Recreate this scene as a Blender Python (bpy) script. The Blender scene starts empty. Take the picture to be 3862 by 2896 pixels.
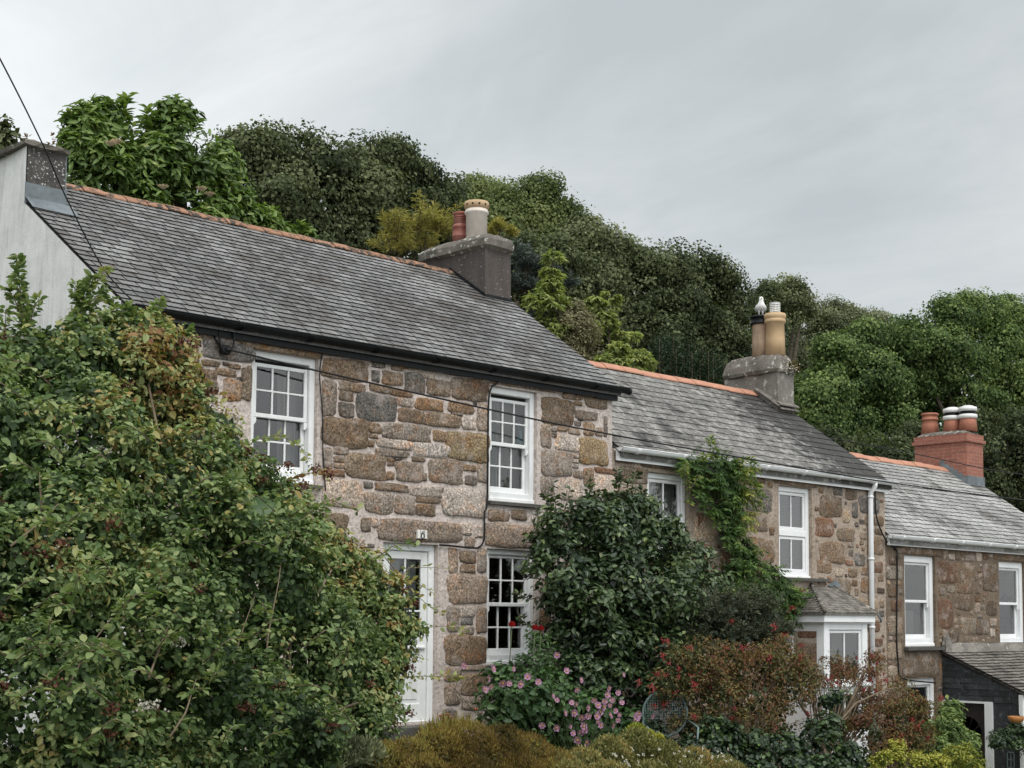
import bpy, math, random
import numpy as np
from mathutils import Vector, Matrix
random.seed(7)
RNG = np.random.default_rng(7)
S = bpy.context.scene
COL = S.collection

# ------------------------------------------------------------------ camera
PW, PH = 3862.0, 2896.0
FPX, PPY, PPX = 5510.0, 1909.0, 1931.0
YAW, PIT, ROL = math.radians(46.2), math.radians(4.458), math.radians(.371)
cf = np.array([math.cos(YAW)*math.cos(PIT), math.sin(YAW)*math.cos(PIT), math.sin(PIT)])
_r = np.array([math.sin(YAW), -math.cos(YAW), 0.0]); _u = np.cross(_r, cf)
cr = math.cos(ROL)*_r + math.sin(ROL)*_u
cu = -math.sin(ROL)*_r + math.cos(ROL)*_u
cam = bpy.data.cameras.new('camera'); co = bpy.data.objects.new('camera', cam); COL.objects.link(co)
co.matrix_world = Matrix(((cr[0], cu[0], -cf[0], 0), (cr[1], cu[1], -cf[1], 0), (cr[2], cu[2], -cf[2], 0), (0, 0, 0, 1)))
cam.sensor_width = 36; cam.lens = FPX/PW*36; cam.shift_y = (PPY-PH/2)/PW; cam.clip_end = 3000; cam.clip_start = .05
S.camera = co

def ray(x, y): return cf*FPX + cr*(x-PPX) - cu*(y-PPY)
def onY(x, y, Y): d = ray(x, y); return d*(Y/d[1])          # a point of the place, at depth plane Y
def onX(x, y, X): d = ray(x, y); return d*(X/d[0])
def depth(p): return float(np.dot(p, cf))

YF = 13.634      # the plane of the cottage fronts

# ------------------------------------------------------------------ object helpers
def tag(o, label=None, cat=None, group=None, kind=None):
    if label: o['label'] = label
    if cat: o['category'] = cat
    if group: o['group'] = group
    if kind: o['kind'] = kind
    return o
def empty(name, loc, label, cat, group=None):
    o = bpy.data.objects.new(name, None); COL.objects.link(o); o.location = [float(v) for v in loc]; o.empty_display_size = .2
    return tag(o, label, cat, group)
def link(name, me, mats, parent=None):
    o = bpy.data.objects.new(name, me); COL.objects.link(o)
    for m in (mats if isinstance(mats, (list, tuple)) else [mats]): me.materials.append(m)
    if parent is not None:
        o.parent = parent
        p = parent; off = Vector((0, 0, 0))
        while p is not None: off += p.location; p = p.parent
        o.matrix_parent_inverse = Matrix.Identity(4); o.location = -off
    else:                                            # origin at the middle of its base
        n = len(me.vertices); a = np.empty(n*3, 'f'); me.vertices.foreach_get('co', a); a = a.reshape(-1, 3)
        lo, hi = a.min(0), a.max(0); c = np.array([(lo[0]+hi[0])/2, (lo[1]+hi[1])/2, lo[2]], 'f')
        me.vertices.foreach_set('co', (a-c).ravel()); o.location = [float(v) for v in c]
    return o

class MB:
    """Collects polygons (world coordinates); build() links them as one mesh object."""
    def __init__(s): s.v = []; s.f = []; s.t = []; s.c = []; s.m = []; s.sm = []
    def add(s, vs, fs, tint=.5, col=(1, 1, 1), mat=0, smooth=False):
        n = len(s.v); s.v += [tuple(map(float, p)) for p in vs]
        for f in fs:
            s.f.append([i+n for i in f]); s.t.append(tint); s.c.append(col); s.m.append(mat); s.sm.append(smooth)
    def box(s, x0, x1, y0, y1, z0, z1, **k):
        vs = [(x, y, z) for x in (x0, x1) for y in (y0, y1) for z in (z0, z1)]
        s.add(vs, [(0, 1, 3, 2), (4, 6, 7, 5), (0, 4, 5, 1), (2, 3, 7, 6), (0, 2, 6, 4), (1, 5, 7, 3)], **k)
    def bev(s, x0, x1, y0, y1, z0, z1, b=.008, **k):
        """Box with chamfered front edges (front is -Y)."""
        A = [(x0, y1, z0), (x1, y1, z0), (x1, y1, z1), (x0, y1, z1)]
        B = [(x0, y0+b, z0), (x1, y0+b, z0), (x1, y0+b, z1), (x0, y0+b, z1)]
        Cc = [(x0+b, y0, z0+b), (x1-b, y0, z0+b), (x1-b, y0, z1-b), (x0+b, y0, z1-b)]
        fs = [(8, 9, 10, 11), (3, 2, 1, 0)]
        for i in range(4):
            j = (i+1) % 4
            fs += [(i, j, 4+j, 4+i), (4+i, 4+j, 8+j, 8+i)]
        s.add(A+B+Cc, fs, **k)
    def tube(s, pts, rad, n=8, cap=True, **k):
        pts = [np.array(p, float) for p in pts]
        if not hasattr(rad, '__len__'): rad = [rad]*len(pts)
        vs = []; prev = None
        for i, p in enumerate(pts):
            t = pts[min(i+1, len(pts)-1)] - pts[max(i-1, 0)]; t = t/(np.linalg.norm(t)+1e-9)
            a = prev if prev is not None else (np.array([0, 0, 1.]) if abs(t[2]) < .9 else np.array([1., 0, 0]))
            a = a - t*np.dot(a, t); a = a/(np.linalg.norm(a)+1e-9); b = np.cross(t, a); prev = a
            for j in range(n):
                w = 2*math.pi*j/n; vs.append(p + rad[i]*(math.cos(w)*a + math.sin(w)*b))
        fs = [(i*n+j, i*n+(j+1) % n, (i+1)*n+(j+1) % n, (i+1)*n+j) for i in range(len(pts)-1) for j in range(n)]
        if cap: fs += [tuple(range(n-1, -1, -1)), tuple((len(pts)-1)*n+j for j in range(n))]
        k.setdefault('smooth', True); s.add(vs, fs, **k)
    def lathe(s, c, prof, n=24, sx=1, sy=1, **k):
        vs = [(c[0]+sx*r*math.cos(2*math.pi*j/n), c[1]+sy*r*math.sin(2*math.pi*j/n), c[2]+z) for r, z in prof for j in range(n)]
        fs = [(i*n+j, i*n+(j+1) % n, (i+1)*n+(j+1) % n, (i+1)*n+j) for i in range(len(prof)-1) for j in range(n)]
        fs += [tuple(range(n-1, -1, -1)), tuple((len(prof)-1)*n+j for j in range(n))]
        k.setdefault('smooth', True); s.add(vs, fs, **k)
    def build(s, name, mats, parent=None):
        me = bpy.data.meshes.new(name); me.from_pydata(s.v, [], s.f)
        a = me.attributes.new('tint', 'FLOAT', 'FACE'); a.data.foreach_set('value', np.array(s.t, 'f'))
        cc = np.ones((len(s.f), 4), 'f'); cc[:, :3] = np.array(s.c, 'f')
        a = me.attributes.new('col', 'FLOAT_COLOR', 'FACE'); a.data.foreach_set('color', cc.ravel())
        me.polygons.foreach_set('material_index', np.array(s.m, 'i')); me.polygons.foreach_set('use_smooth', np.array(s.sm, bool))
        me.update()
        return link(name, me, mats, parent)

# ------------------------------------------------------------------ materials
def mat(name):
    m = bpy.data.materials.new(name); m.use_nodes = True; nt = m.node_tree
    for n in list(nt.nodes): nt.nodes.remove(n)
    out = nt.nodes.new('ShaderNodeOutputMaterial'); b = nt.nodes.new('ShaderNodeBsdfPrincipled')
    nt.links.new(b.outputs[0], out.inputs[0]); return m, nt, b, out
def N(nt, t, **k):
    n = nt.nodes.new(t)
    for a, v in k.items():
        if a.startswith('i_'):
            key = a[2:]; n.inputs[int(key) if key.isdigit() else key.replace('_', ' ')].default_value = v
        else: setattr(n, a, v)
    return n
def L(nt, a, b): nt.links.new(a, b)
def noise(nt, scale, detail=4, rough=.6, vec=None, dist=0):
    n = N(nt, 'ShaderNodeTexNoise'); n.inputs['Scale'].default_value = scale; n.inputs['Detail'].default_value = detail
    n.inputs['Roughness'].default_value = rough; n.inputs['Distortion'].default_value = dist
    L(nt, (vec or pos(nt)), n.inputs['Vector']); return n.outputs['Fac']
def pos(nt, sx=1, sy=1, sz=1):
    g = N(nt, 'ShaderNodeNewGeometry')
    if (sx, sy, sz) == (1, 1, 1): return g.outputs['Position']
    m = N(nt, 'ShaderNodeMapping'); m.inputs['Scale'].default_value = (sx, sy, sz); L(nt, g.outputs['Position'], m.inputs['Vector']); return m.outputs[0]
def ramp(nt, fac, stops, interp='LINEAR'):
    r = N(nt, 'ShaderNodeValToRGB'); r.color_ramp.interpolation = interp; e = r.color_ramp.elements
    while len(e) < len(stops): e.new(.5)
    for i, (p, c) in enumerate(stops):
        e[i].position = p; e[i].color = (*c, 1) if hasattr(c, '__len__') else (c, c, c, 1)
    L(nt, fac, r.inputs[0]); return r.outputs[0]
def mix(nt, fac, a, b, mode='MIX'):
    m = N(nt, 'ShaderNodeMix', data_type='RGBA', blend_type=mode)
    for k, v in ((0, fac), (6, a), (7, b)):
        if hasattr(v, 'is_linked') or hasattr(v, 'links'): L(nt, v, m.inputs[k])
        else: m.inputs[k].default_value = v if k == 0 else ((*v, 1) if len(v) == 3 else v)
    return m.outputs[2]
def attr(nt, name): return N(nt, 'ShaderNodeAttribute', attribute_name=name)
def bump(nt, b, h, strength=.5, dist=.01):
    n = N(nt, 'ShaderNodeBump'); n.inputs['Strength'].default_value = strength; n.inputs['Distance'].default_value = dist
    L(nt, h, n.inputs['Height']); L(nt, n.outputs[0], b.inputs['Normal'])
def setb(b, rough=.6, spec=.4, metal=0):
    b.inputs['Roughness'].default_value = rough; b.inputs['Specular IOR Level'].default_value = spec; b.inputs['Metallic'].default_value = metal

def m_plain(name, c, rough=.5, spec=.4, var=.12, scale=6, dirt=None, bs=.15, sc2=60):
    m, nt, b, o = mat(name); setb(b, rough, spec)
    n1 = noise(nt, scale, 5, .65)
    lo = tuple(v*(1-var) for v in c); hi = tuple(min(1, v*(1+var)) for v in c)
    c1 = ramp(nt, n1, [(.3, lo), (.7, hi)])
    if dirt:
        d = ramp(nt, noise(nt, 3.1, 6, .7, pos(nt, 1, 1, .35)), [(.52, 0), (.72, 1)])
        f = N(nt, 'ShaderNodeMath', operation='MULTIPLY', i_1=.6); L(nt, d, f.inputs[0])
        c1 = mix(nt, f.outputs[0], c1, dirt)
    L(nt, c1, b.inputs['Base Color']); bump(nt, b, noise(nt, sc2, 3), bs, .004); return m

def m_stone():
    m, nt, b, o = mat('granite_stone'); setb(b, .85, .25)
    a = attr(nt, 'col').outputs['Color']
    sp = noise(nt, 34, 5, .75)
    sp2 = noise(nt, 75, 2, .6)
    k = ramp(nt, sp, [(.38, .38), (.46, .8), (.54, 1.08), (.62, 1.8)])
    c = mix(nt, 1.0, a, k, 'MULTIPLY')
    d = ramp(nt, sp2, [(.38, .5), (.47, 1), (.55, 1.0), (.64, 1.6)])
    c = mix(nt, .8, c, d, 'MULTIPLY')
    big = ramp(nt, noise(nt, 3, 4), [(.3, (.75, .72, .70)), (.7, (1.12, 1.08, 1.02))])
    c = mix(nt, 1, c, big, 'MULTIPLY')
    rust = ramp(nt, noise(nt, 5.5, 5, .7), [(.52, 0), (.64, .5)])
    c = mix(nt, rust, c, mix(nt, 1, c, (1.35, .85, .5), 'MULTIPLY'))
    smear = ramp(nt, noise(nt, 4.2, 7, .75), [(.52, 0), (.63, .45)])          # old lime wash and mortar rubbed over the faces
    c = mix(nt, smear, c, (.48, .42, .385))
    L(nt, c, b.inputs['Base Color'])
    bump(nt, b, noise(nt, 38, 5, .7), 1., .018); return m

def m_mortar(name, c, c2):
    m, nt, b, o = mat(name); setb(b, .9, .2)
    n1 = noise(nt, 2.2, 6, .7); n2 = noise(nt, 22, 5, .7)
    k = ramp(nt, n1, [(.35, c2), (.62, c)])
    k = mix(nt, 1, k, ramp(nt, n2, [(.36, .62), (.5, 1), (.62, 1.2)]), 'MULTIPLY')
    L(nt, k, b.inputs['Base Color']); bump(nt, b, noise(nt, 18, 6, .7), 1, .02); return m

def m_slate(name, cs, lich, lich_amt, stain, st_lo=.55, rough=.5, lscale=9, streak=1, moss=False):
    m, nt, b, o = mat(name); setb(b, rough, .5)
    t = attr(nt, 'tint').outputs['Fac']
    c = ramp(nt, t, [(i/(len(cs)-1), v) for i, v in enumerate(cs)])
    c = mix(nt, 1, c, ramp(nt, noise(nt, 30, 5, .7), [(.36, .62), (.5, 1.0), (.66, 1.4)]), 'MULTIPLY')
    l = ramp(nt, noise(nt, lscale, 7, .75), [(.62-lich_amt*.3, 0), (.72-lich_amt*.3, .85)])
    c = mix(nt, l, c, lich)
    s = ramp(nt, noise(nt, 1.3, 8, .7), [(st_lo-.04, 0), (st_lo+.06, .85)])
    c = mix(nt, s, c, stain)
    if moss:                                              # black moss thickening towards the right-hand verge
        sx_ = N(nt, 'ShaderNodeSeparateXYZ'); L(nt, pos(nt), sx_.inputs[0])
        mr = N(nt, 'ShaderNodeMapRange'); L(nt, sx_.outputs[0], mr.inputs[0]); mr.inputs[1].default_value = 19.3; mr.inputs[2].default_value = 21.4; mr.inputs[3].default_value = 0; mr.inputs[4].default_value = .27
        am_ = N(nt, 'ShaderNodeMath', operation='ADD'); L(nt, noise(nt, 3.2, 8, .75), am_.inputs[0]); L(nt, mr.outputs[0], am_.inputs[1])
        c = mix(nt, ramp(nt, am_.outputs[0], [(.60, 0), (.68, .9)]), c, stain)
    L(nt, c, b.inputs['Base Color'])
    L(nt, ramp(nt, noise(nt, 14, 4), [(.3, rough-.12), (.7, rough+.2)]), b.inputs['Roughness'])
    bump(nt, b, noise(nt, 40, 5, .7), .5, .006); return m

def m_spotted(name, c, c2, spots, amt, scale=14, streak=False, rust=None):
    """Weathered render or cement with lichen spots."""
    m, nt, b, o = mat(name); setb(b, .9, .2)
    k = ramp(nt, noise(nt, 2.5, 7, .72, pos(nt, 1, 1, .3) if streak else None), [(.35, c2), (.62, c)])
    k = mix(nt, 1, k, ramp(nt, noise(nt, 45, 4, .7), [(.3, .6), (.55, 1), (.75, 1.3)]), 'MULTIPLY')
    v = noise(nt, scale, 3, .55); p = ramp(nt, v, [(1-amt, 0), (1-amt+.03, 1)])
    q = ramp(nt, noise(nt, 3.3, 3), [(.40, 0), (.5, 1)])
    pq = N(nt, 'ShaderNodeMath', operation='MULTIPLY'); L(nt, p, pq.inputs[0]); L(nt, q, pq.inputs[1])
    k = mix(nt, pq.outputs[0], k, spots)
    if rust: k = mix(nt, ramp(nt, noise(nt, 6, 6, .75), [(.5, 0), (.68, .8)]), k, rust)
    L(nt, k, b.inputs['Base Color']); bump(nt, b, noise(nt, 50, 5, .7), .7, .008); return m

def m_white_render():
    m, nt, b, o = mat('white_render'); setb(b, .85, .2)
    k = ramp(nt, noise(nt, 3, 6, .7), [(.3, (.60, .60, .585)), (.65, (.78, .78, .765))])
    s = ramp(nt, noise(nt, 2.4, 7, .75, pos(nt, 3.2, 3.2, .45)), [(.5, 0), (.74, .6)])
    k = mix(nt, s, k, (.30, .30, .28))
    s2 = ramp(nt, noise(nt, 12, 6, .75, pos(nt, 1.5, 1.5, .4)), [(.57, 0), (.74, .5)])
    k = mix(nt, s2, k, (.36, .355, .33))
    L(nt, k, b.inputs['Base Color']); bump(nt, b, noise(nt, 30, 6, .7), .5, .01); return m

def m_brick():
    m, nt, b, o = mat('red_brick'); setb(b, .85, .25)
    sep = N(nt, 'ShaderNodeSeparateXYZ'); L(nt, pos(nt), sep.inputs[0])
    ad = N(nt, 'ShaderNodeMath', operation='ADD'); L(nt, sep.outputs[0], ad.inputs[0]); L(nt, sep.outputs[1], ad.inputs[1])
    cb = N(nt, 'ShaderNodeCombineXYZ'); L(nt, ad.outputs[0], cb.inputs[0]); L(nt, sep.outputs[2], cb.inputs[1])
    br = N(nt, 'ShaderNodeTexBrick'); L(nt, cb.outputs[0], br.inputs['Vector'])
    for k, v in (('Scale', 1.0), ('Mortar Size', .006), ('Brick Width', .225), ('Row Height', .075), ('Bias', 0.), ('Mortar Smooth', .3)): br.inputs[k].default_value = v
    br.inputs['Color1'].default_value = (.33, .135, .095, 1); br.inputs['Color2'].default_value = (.25, .10, .075, 1); br.inputs['Mortar'].default_value = (.30, .19, .15, 1)
    k = mix(nt, 1, br.outputs['Color'], ramp(nt, noise(nt, 20, 5, .7), [(.3, .7), (.7, 1.3)]), 'MULTIPLY')
    L(nt, k, b.inputs['Base Color']); bump(nt, b, br.outputs['Fac'], -.5, .006); return m

def m_glass(name='window_glass', ior=1.95):
    m, nt, b, o = mat(name); nt.nodes.remove(b)
    tr = N(nt, 'ShaderNodeBsdfTransparent'); tr.inputs[0].default_value = (.9, .93, .93, 1)
    gl = N(nt, 'ShaderNodeBsdfGlossy'); gl.inputs['Roughness'].default_value = .015
    fr = N(nt, 'ShaderNodeFresnel'); fr.inputs['IOR'].default_value = ior
    bp = N(nt, 'ShaderNodeBump'); bp.inputs['Strength'].default_value = .12; bp.inputs['Distance'].default_value = .02
    L(nt, noise(nt, 2.6, 2), bp.inputs['Height']); L(nt, bp.outputs[0], gl.inputs['Normal'])
    mx = N(nt, 'ShaderNodeMixShader'); L(nt, fr.outputs[0], mx.inputs[0]); L(nt, tr.outputs[0], mx.inputs[1]); L(nt, gl.outputs[0], mx.inputs[2])
    L(nt, mx.outputs[0], o.inputs[0]); return m

def m_leaf(name, stops, rough=.5, spec=.3, trans=.25):
    m, nt, b, o = mat(name); setb(b, rough, spec)
    t = attr(nt, 'tint').outputs['Fac']
    c = ramp(nt, t, stops); L(nt, c, b.inputs['Base Color'])
    if trans > 0:
        tl = N(nt, 'ShaderNodeBsdfTranslucent'); L(nt, mix(nt, 1, c, (1.25, 1.35, .7), 'MULTIPLY'), tl.inputs[0])
        mx = N(nt, 'ShaderNodeMixShader'); mx.inputs[0].default_value = trans
        L(nt, b.outputs[0], mx.inputs[1]); L(nt, tl.outputs[0], mx.inputs[2]); L(nt, mx.outputs[0], o.inputs[0])
    return m

M = {}
M['stone'] = m_stone()
M['mortar1'] = m_mortar('pink_lime_mortar', (.62, .54, .50), (.48, .415, .375))
M['mortar2'] = m_mortar('buff_mortar', (.42, .345, .285), (.29, .23, .18))
M['mortar3'] = m_mortar('brown_mortar', (.20, .155, .115), (.135, .10, .073))
M['white'] = m_plain('white_gloss_paint', (.78, .79, .79), .35, .5, .05, 5, (.52, .51, .48))
M['upvc'] = m_plain('white_plastic', (.80, .81, .82), .3, .5, .03, 4, (.62, .62, .60))
M['black'] = m_plain('black_gutter_plastic', (.008, .009, .010), .5, .22, .25, 8, (.02, .022, .024))
M['cable'] = m_plain('black_cable_rubber', (.012, .012, .013), .6, .3, .2)
M['grey'] = m_plain('grey_pipe_plastic', (.16, .17, .18), .45, .4, .15)
M['dark'] = m_plain('opening_shade', (.035, .033, .03), .9, .1, .2)  # flat dark colour standing for the shade inside openings
M['room'] = m_plain('room_plaster', (.33, .33, .32), .9, .1, .1)
M['curtain'] = m_leaf('net_curtain_cloth', [(0, (.62, .62, .61)), (1, (.78, .78, .77))], .9, .1, .35)
M['slate1'] = m_slate('blue_grey_slate', [(.07, .068, .066), (.12, .118, .116), (.175, .173, .17), (.26, .258, .255)], (.38, .375, .36), .10, (.075, .066, .058), .54)
M['slate2'] = m_slate('slurried_slate', [(.10, .094, .088), (.135, .128, .12), (.175, .168, .156)], (.33, .318, .296), .44, (.022, .02, .018), .57, .75, 6, 1, True)
M['slate3'] = m_slate('pale_slate', [(.19, .185, .177), (.30, .295, .283), (.42, .415, .40)], (.5, .49, .47), .2, (.085, .076, .067), .55, .6, 10)
M['slate4'] = m_slate('mossy_small_slate', [(.085, .075, .065), (.145, .13, .115), (.22, .205, .185)], (.30, .27, .23), .38, (.04, .035, .03), .56, .7, 12)
M['slate_edge'] = m_plain('shade_painted_slate_edge', (.016, .015, .013), .95, .1, .4, 20)  # near-black edges paint the shadow lines between slates and courses
M['slate_hung'] = m_slate('dark_hung_slate', [(.014, .017, .019), (.024, .028, .031), (.04, .045, .049)], (.11, .115, .115), .2, (.014, .014, .014), .6, .5)
M['sill'] = m_plain('dark_slate_sill', (.085, .08, .074), .7, .3, .3, 10)
M['tile_old'] = m_spotted('lichened_terracotta', (.38, .215, .14), (.30, .16, .10), (.07, .06, .052), .52, 11)
M['tile'] = m_plain('terracotta', (.45, .225, .15), .75, .3, .14, 5, (.36, .17, .11))
M['render'] = m_white_render()
M['lead'] = m_plain('lead_sheet', (.155, .178, .192), .6, .3, .3, 5, (.09, .10, .11))
M['stack1'] = m_spotted('dark_roughcast', (.105, .09, .082), (.065, .055, .05), (.42, .42, .40), .335, 26, True)
M['stackL'] = m_spotted('dark_lichened_stone', (.10, .092, .085), (.05, .046, .044), (.5, .5, .48), .40, 30)
M['cap'] = m_spotted('weathered_cement', (.20, .18, .155), (.10, .09, .08), (.42, .41, .37), .43, 12)
M['stack2'] = m_spotted('grey_patched_render', (.27, .25, .225), (.155, .14, .125), (.40, .38, .34), .4, 8)
M['brick'] = m_brick()
M['pot_red'] = m_plain('red_clay', (.26, .085, .062), .6, .4, .2, 8, (.42, .30, .26))
M['pot_white'] = m_plain('cream_clay', (.74, .67, .60), .6, .35, .07, 6, (.5, .42, .34))
M['pot_buff'] = m_plain('buff_clay', (.50, .345, .20), .65, .3, .14, 5, (.30, .22, .15))
M['pot_buff2'] = m_plain('sooty_buff_clay', (.40, .29, .20), .7, .3, .2, 6, (.15, .12, .10))
M['pot_terra'] = m_plain('orange_clay', (.38, .155, .10), .65, .3, .15, 6)
M['metal_white'] = m_plain('white_metal', (.7, .7, .68), .4, .5, .06)
M['gull'] = m_plain('white_feathers', (.8, .8, .79), .8, .2, .06)
M['gull_grey'] = m_plain('pale_grey_feathers', (.55, .56, .57), .8, .2, .08)
M['beak'] = m_plain('yellow_beak', (.6, .4, .1), .5, .3)
M['glass'] = m_glass('window_glass', 2.3); M['glass2'] = m_glass('double_glazing', 3.3)
M['door'] = m_plain('white_door_paint', (.74, .75, .74), .4, .5, .05, 5, (.5, .5, .47))
M['dark_door'] = m_plain('dark_stained_wood', (.02, .015, .013), .5, .4, .3)
M['fan'] = m_plain('dim_fanlight_glass', (.06, .058, .055), .3, .5, .3)
M['plaque'] = m_plain('cream_tile', (.72, .70, .66), .3, .5, .05)
M['ink'] = m_plain('dark_lettering', (.03, .03, .03), .6, .3)
M['bark'] = m_plain('tree_bark', (.085, .068, .05), .9, .2, .35, 12, None, .8, 20)
M['stem'] = m_plain('plant_stem', (.17, .13, .09), .8, .2, .3, 20)
M['stem_green'] = m_plain('green_stem', (.07, .10, .04), .7, .3, .3, 20)
M['chair'] = m_plain('blue_green_painted_iron', (.13, .18, .175), .55, .4, .2, 15, (.1, .12, .11))
M['toy'] = m_plain('pale_blue_plush', (.30, .55, .62), .9, .2, .15)
M['porch_wood'] = m_plain('white_porch_timber', (.70, .71, .71), .5, .4, .08, 6, (.4, .4, .38))
M['lamp'] = m_plain('amber_ceramic', (.40, .17, .05), .4, .5, .3)
M['plate'] = m_plain('white_porcelain', (.75, .74, .7), .3, .5, .05)
def soil():
    m, nt, b, o = mat('garden_ground'); setb(b, .95, .1)
    k = ramp(nt, noise(nt, .7, 7, .7), [(.35, (.05, .042, .03)), (.5, (.055, .06, .028)), (.7, (.045, .065, .025))])
    L(nt, k, b.inputs['Base Color']); bump(nt, b, noise(nt, 6, 7, .75), 1, .06); return m
M['soil'] = soil()

# ------------------------------------------------------------------ sky and light
SUN_AZ, SUN_EL = math.radians(-112), math.radians(56)
def world():
    w = bpy.data.worlds.new('World'); S.world = w; w.use_nodes = True; nt = w.node_tree
    for n in list(nt.nodes): nt.nodes.remove(n)
    out = N(nt, 'ShaderNodeOutputWorld'); bg = N(nt, 'ShaderNodeBackground'); L(nt, bg.outputs[0], out.inputs[0])
    sky = N(nt, 'ShaderNodeTexSky', sky_type='NISHITA'); sky.sun_disc = False; sky.sun_elevation = SUN_EL
    sky.sun_rotation = math.pi/2 - SUN_AZ
    tc = N(nt, 'ShaderNodeTexCoord'); D = tc.outputs['Generated']
    sp = N(nt, 'ShaderNodeSeparateXYZ'); L(nt, D, sp.inputs[0])
    za = N(nt, 'ShaderNodeMath', operation='MAXIMUM', i_1=0.); L(nt, sp.outputs[2], za.inputs[0])
    zb = N(nt, 'ShaderNodeMath', operation='ADD', i_1=.22); L(nt, za.outputs[0], zb.inputs[0])
    dv = N(nt, 'ShaderNodeVectorMath', operation='DIVIDE'); cb = N(nt, 'ShaderNodeCombineXYZ')
    for i in range(3): L(nt, zb.outputs[0], cb.inputs[i])
    L(nt, D, dv.inputs[0]); L(nt, cb.outputs[0], dv.inputs[1])          # the flat cloud deck seen from below
    mp = N(nt, 'ShaderNodeMapping'); mp.inputs['Rotation'].default_value = (0, 0, math.radians(44)); mp.inputs['Scale'].default_value = (.95, .6, 0)
    mp.inputs['Location'].default_value = (3.3, 1.2, 0)
    L(nt, dv.outputs[0], mp.inputs['Vector'])
    n1 = noise(nt, 1.05, 8, .55, mp.outputs[0], .35); n2 = noise(nt, 3.6, 7, .6, mp.outputs[0], .5)
    mx = N(nt, 'ShaderNodeMix'); mx.inputs[0].default_value = .33; L(nt, n1, mx.inputs[2]); L(nt, n2, mx.inputs[3])
    cl = ramp(nt, mx.outputs[0], [(.39, (.555, .60, .62)), (.5, (.665, .70, .71)), (.60, (.79, .815, .82))])
    def lobe(az, el, power, amp):
        v = (math.cos(el)*math.cos(az), math.cos(el)*math.sin(az), math.sin(el))
        d = N(nt, 'ShaderNodeVectorMath', operation='DOT_PRODUCT'); L(nt, D, d.inputs[0]); d.inputs[1].default_value = v
        a = N(nt, 'ShaderNodeMath', operation='MAXIMUM', i_1=0.); L(nt, d.outputs['Value'], a.inputs[0])
        p = N(nt, 'ShaderNodeMath', operation='POWER', i_1=power); L(nt, a.outputs[0], p.inputs[0])
        m = N(nt, 'ShaderNodeMath', operation='MULTIPLY', i_1=amp); L(nt, p.outputs[0], m.inputs[0]); return m.outputs[0]
    s1 = lobe(SUN_AZ, SUN_EL, 2.0, 2.1); s2 = lobe(math.radians(72), math.radians(10), 22, .5)
    ad = N(nt, 'ShaderNodeMath', operation='ADD'); L(nt, s1, ad.inputs[0]); L(nt, s2, ad.inputs[1])
    ad2 = N(nt, 'ShaderNodeMath', operation='ADD', i_1=1.); L(nt, ad.outputs[0], ad2.inputs[0])
    c3 = N(nt, 'ShaderNodeCombineXYZ')
    for i in range(3): L(nt, ad2.outputs[0], c3.inputs[i])
    cl = mix(nt, 1, cl, c3.outputs[0], 'MULTIPLY')
    k = N(nt, 'ShaderNodeVectorMath', operation='SCALE'); k.inputs['Scale'].default_value = 10.; L(nt, cl, k.inputs[0])
    c = mix(nt, .93, sky.outputs[0], k.outputs[0])
    L(nt, c, bg.inputs[0]); bg.inputs[1].default_value = .1
world()
sl = bpy.data.lights.new('sun', 'SUN'); sl.energy = 1.5; sl.angle = math.radians(20); sl.color = (1, .95, .87)
so = bpy.data.objects.new('sun', sl); COL.objects.link(so)
sd = Vector((math.cos(SUN_EL)*math.cos(SUN_AZ), math.cos(SUN_EL)*math.sin(SUN_AZ), math.sin(SUN_EL)))
so.rotation_euler = sd.to_track_quat('Z', 'Y').to_euler(); so.location = sd*60
S.view_settings.view_transform = 'Standard'; S.view_settings.look = 'None'; S.view_settings.exposure = 0; S.view_settings.gamma = 1
S.render.engine = 'CYCLES'; S.cycles.max_bounces = 8; S.cycles.diffuse_bounces = 3; S.cycles.transparent_max_bounces = 12
S.cycles.use_adaptive_sampling = True; S.cycles.use_denoising = True

# ------------------------------------------------------------------ ground
def gz(x, y):
    z = -1.45 - .13*np.clip(np.asarray(x, float)-12, 0, 16)
    yy = np.asarray(y, float); z = z - .32*np.clip((yy-6.6)/1.2, 0, 1)*np.clip((10.6-yy)/1.2, 0, 1)*np.clip((np.asarray(x, float)-7)/2, 0, 1)
    return z + np.clip(np.asarray(y, float)-19.5, 0, 26)*.2 + .16*np.clip(np.asarray(y, float)-19.5, 0, 3)
def ground():
    xs = np.concatenate([np.linspace(-60, 0, 13), np.linspace(2, 40, 58), np.linspace(45, 240, 27)])
    ys = np.concatenate([np.linspace(-60, 0, 13), np.linspace(1, 50, 50), np.linspace(60, 240, 19)])
    X, Y = np.meshgrid(xs, ys); Z = gz(X, Y) + .025*np.sin(X*1.3)*np.cos(Y*1.1)
    n = len(xs); v = np.stack([X, Y, Z], -1).reshape(-1, 3).tolist()
    f = [(j*n+i, j*n+i+1, (j+1)*n+i+1, (j+1)*n+i) for j in range(len(ys)-1) for i in range(n-1)]
    b = MB(); b.add(v, f, smooth=True); tag(b.build('ground', M['soil']), kind='structure')
ground()
def bounce_road():  # unseen pale road, added to bounce light up under the eaves
    m, nt, b_, o = mat('bounce_concrete'); setb(b_, .9, .2)
    L(nt, ramp(nt, noise(nt, 1.5, 7, .7), [(.35, (.24, .235, .22)), (.65, (.33, .325, .31))]), b_.inputs['Base Color']); bump(nt, b_, noise(nt, 30, 5), .5, .006)
    xs = np.linspace(-40, 60, 101); b = MB(); vs = []
    for x in xs:
        for y in (-8., 6.2): vs.append((x, y, float(gz(x, y))+.06))
    b.add(vs, [(2*i, 2*i+2, 2*i+3, 2*i+1) for i in range(len(xs)-1)], smooth=True); tag(b.build('bounce_road', m), kind='structure')
bounce_road()

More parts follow.
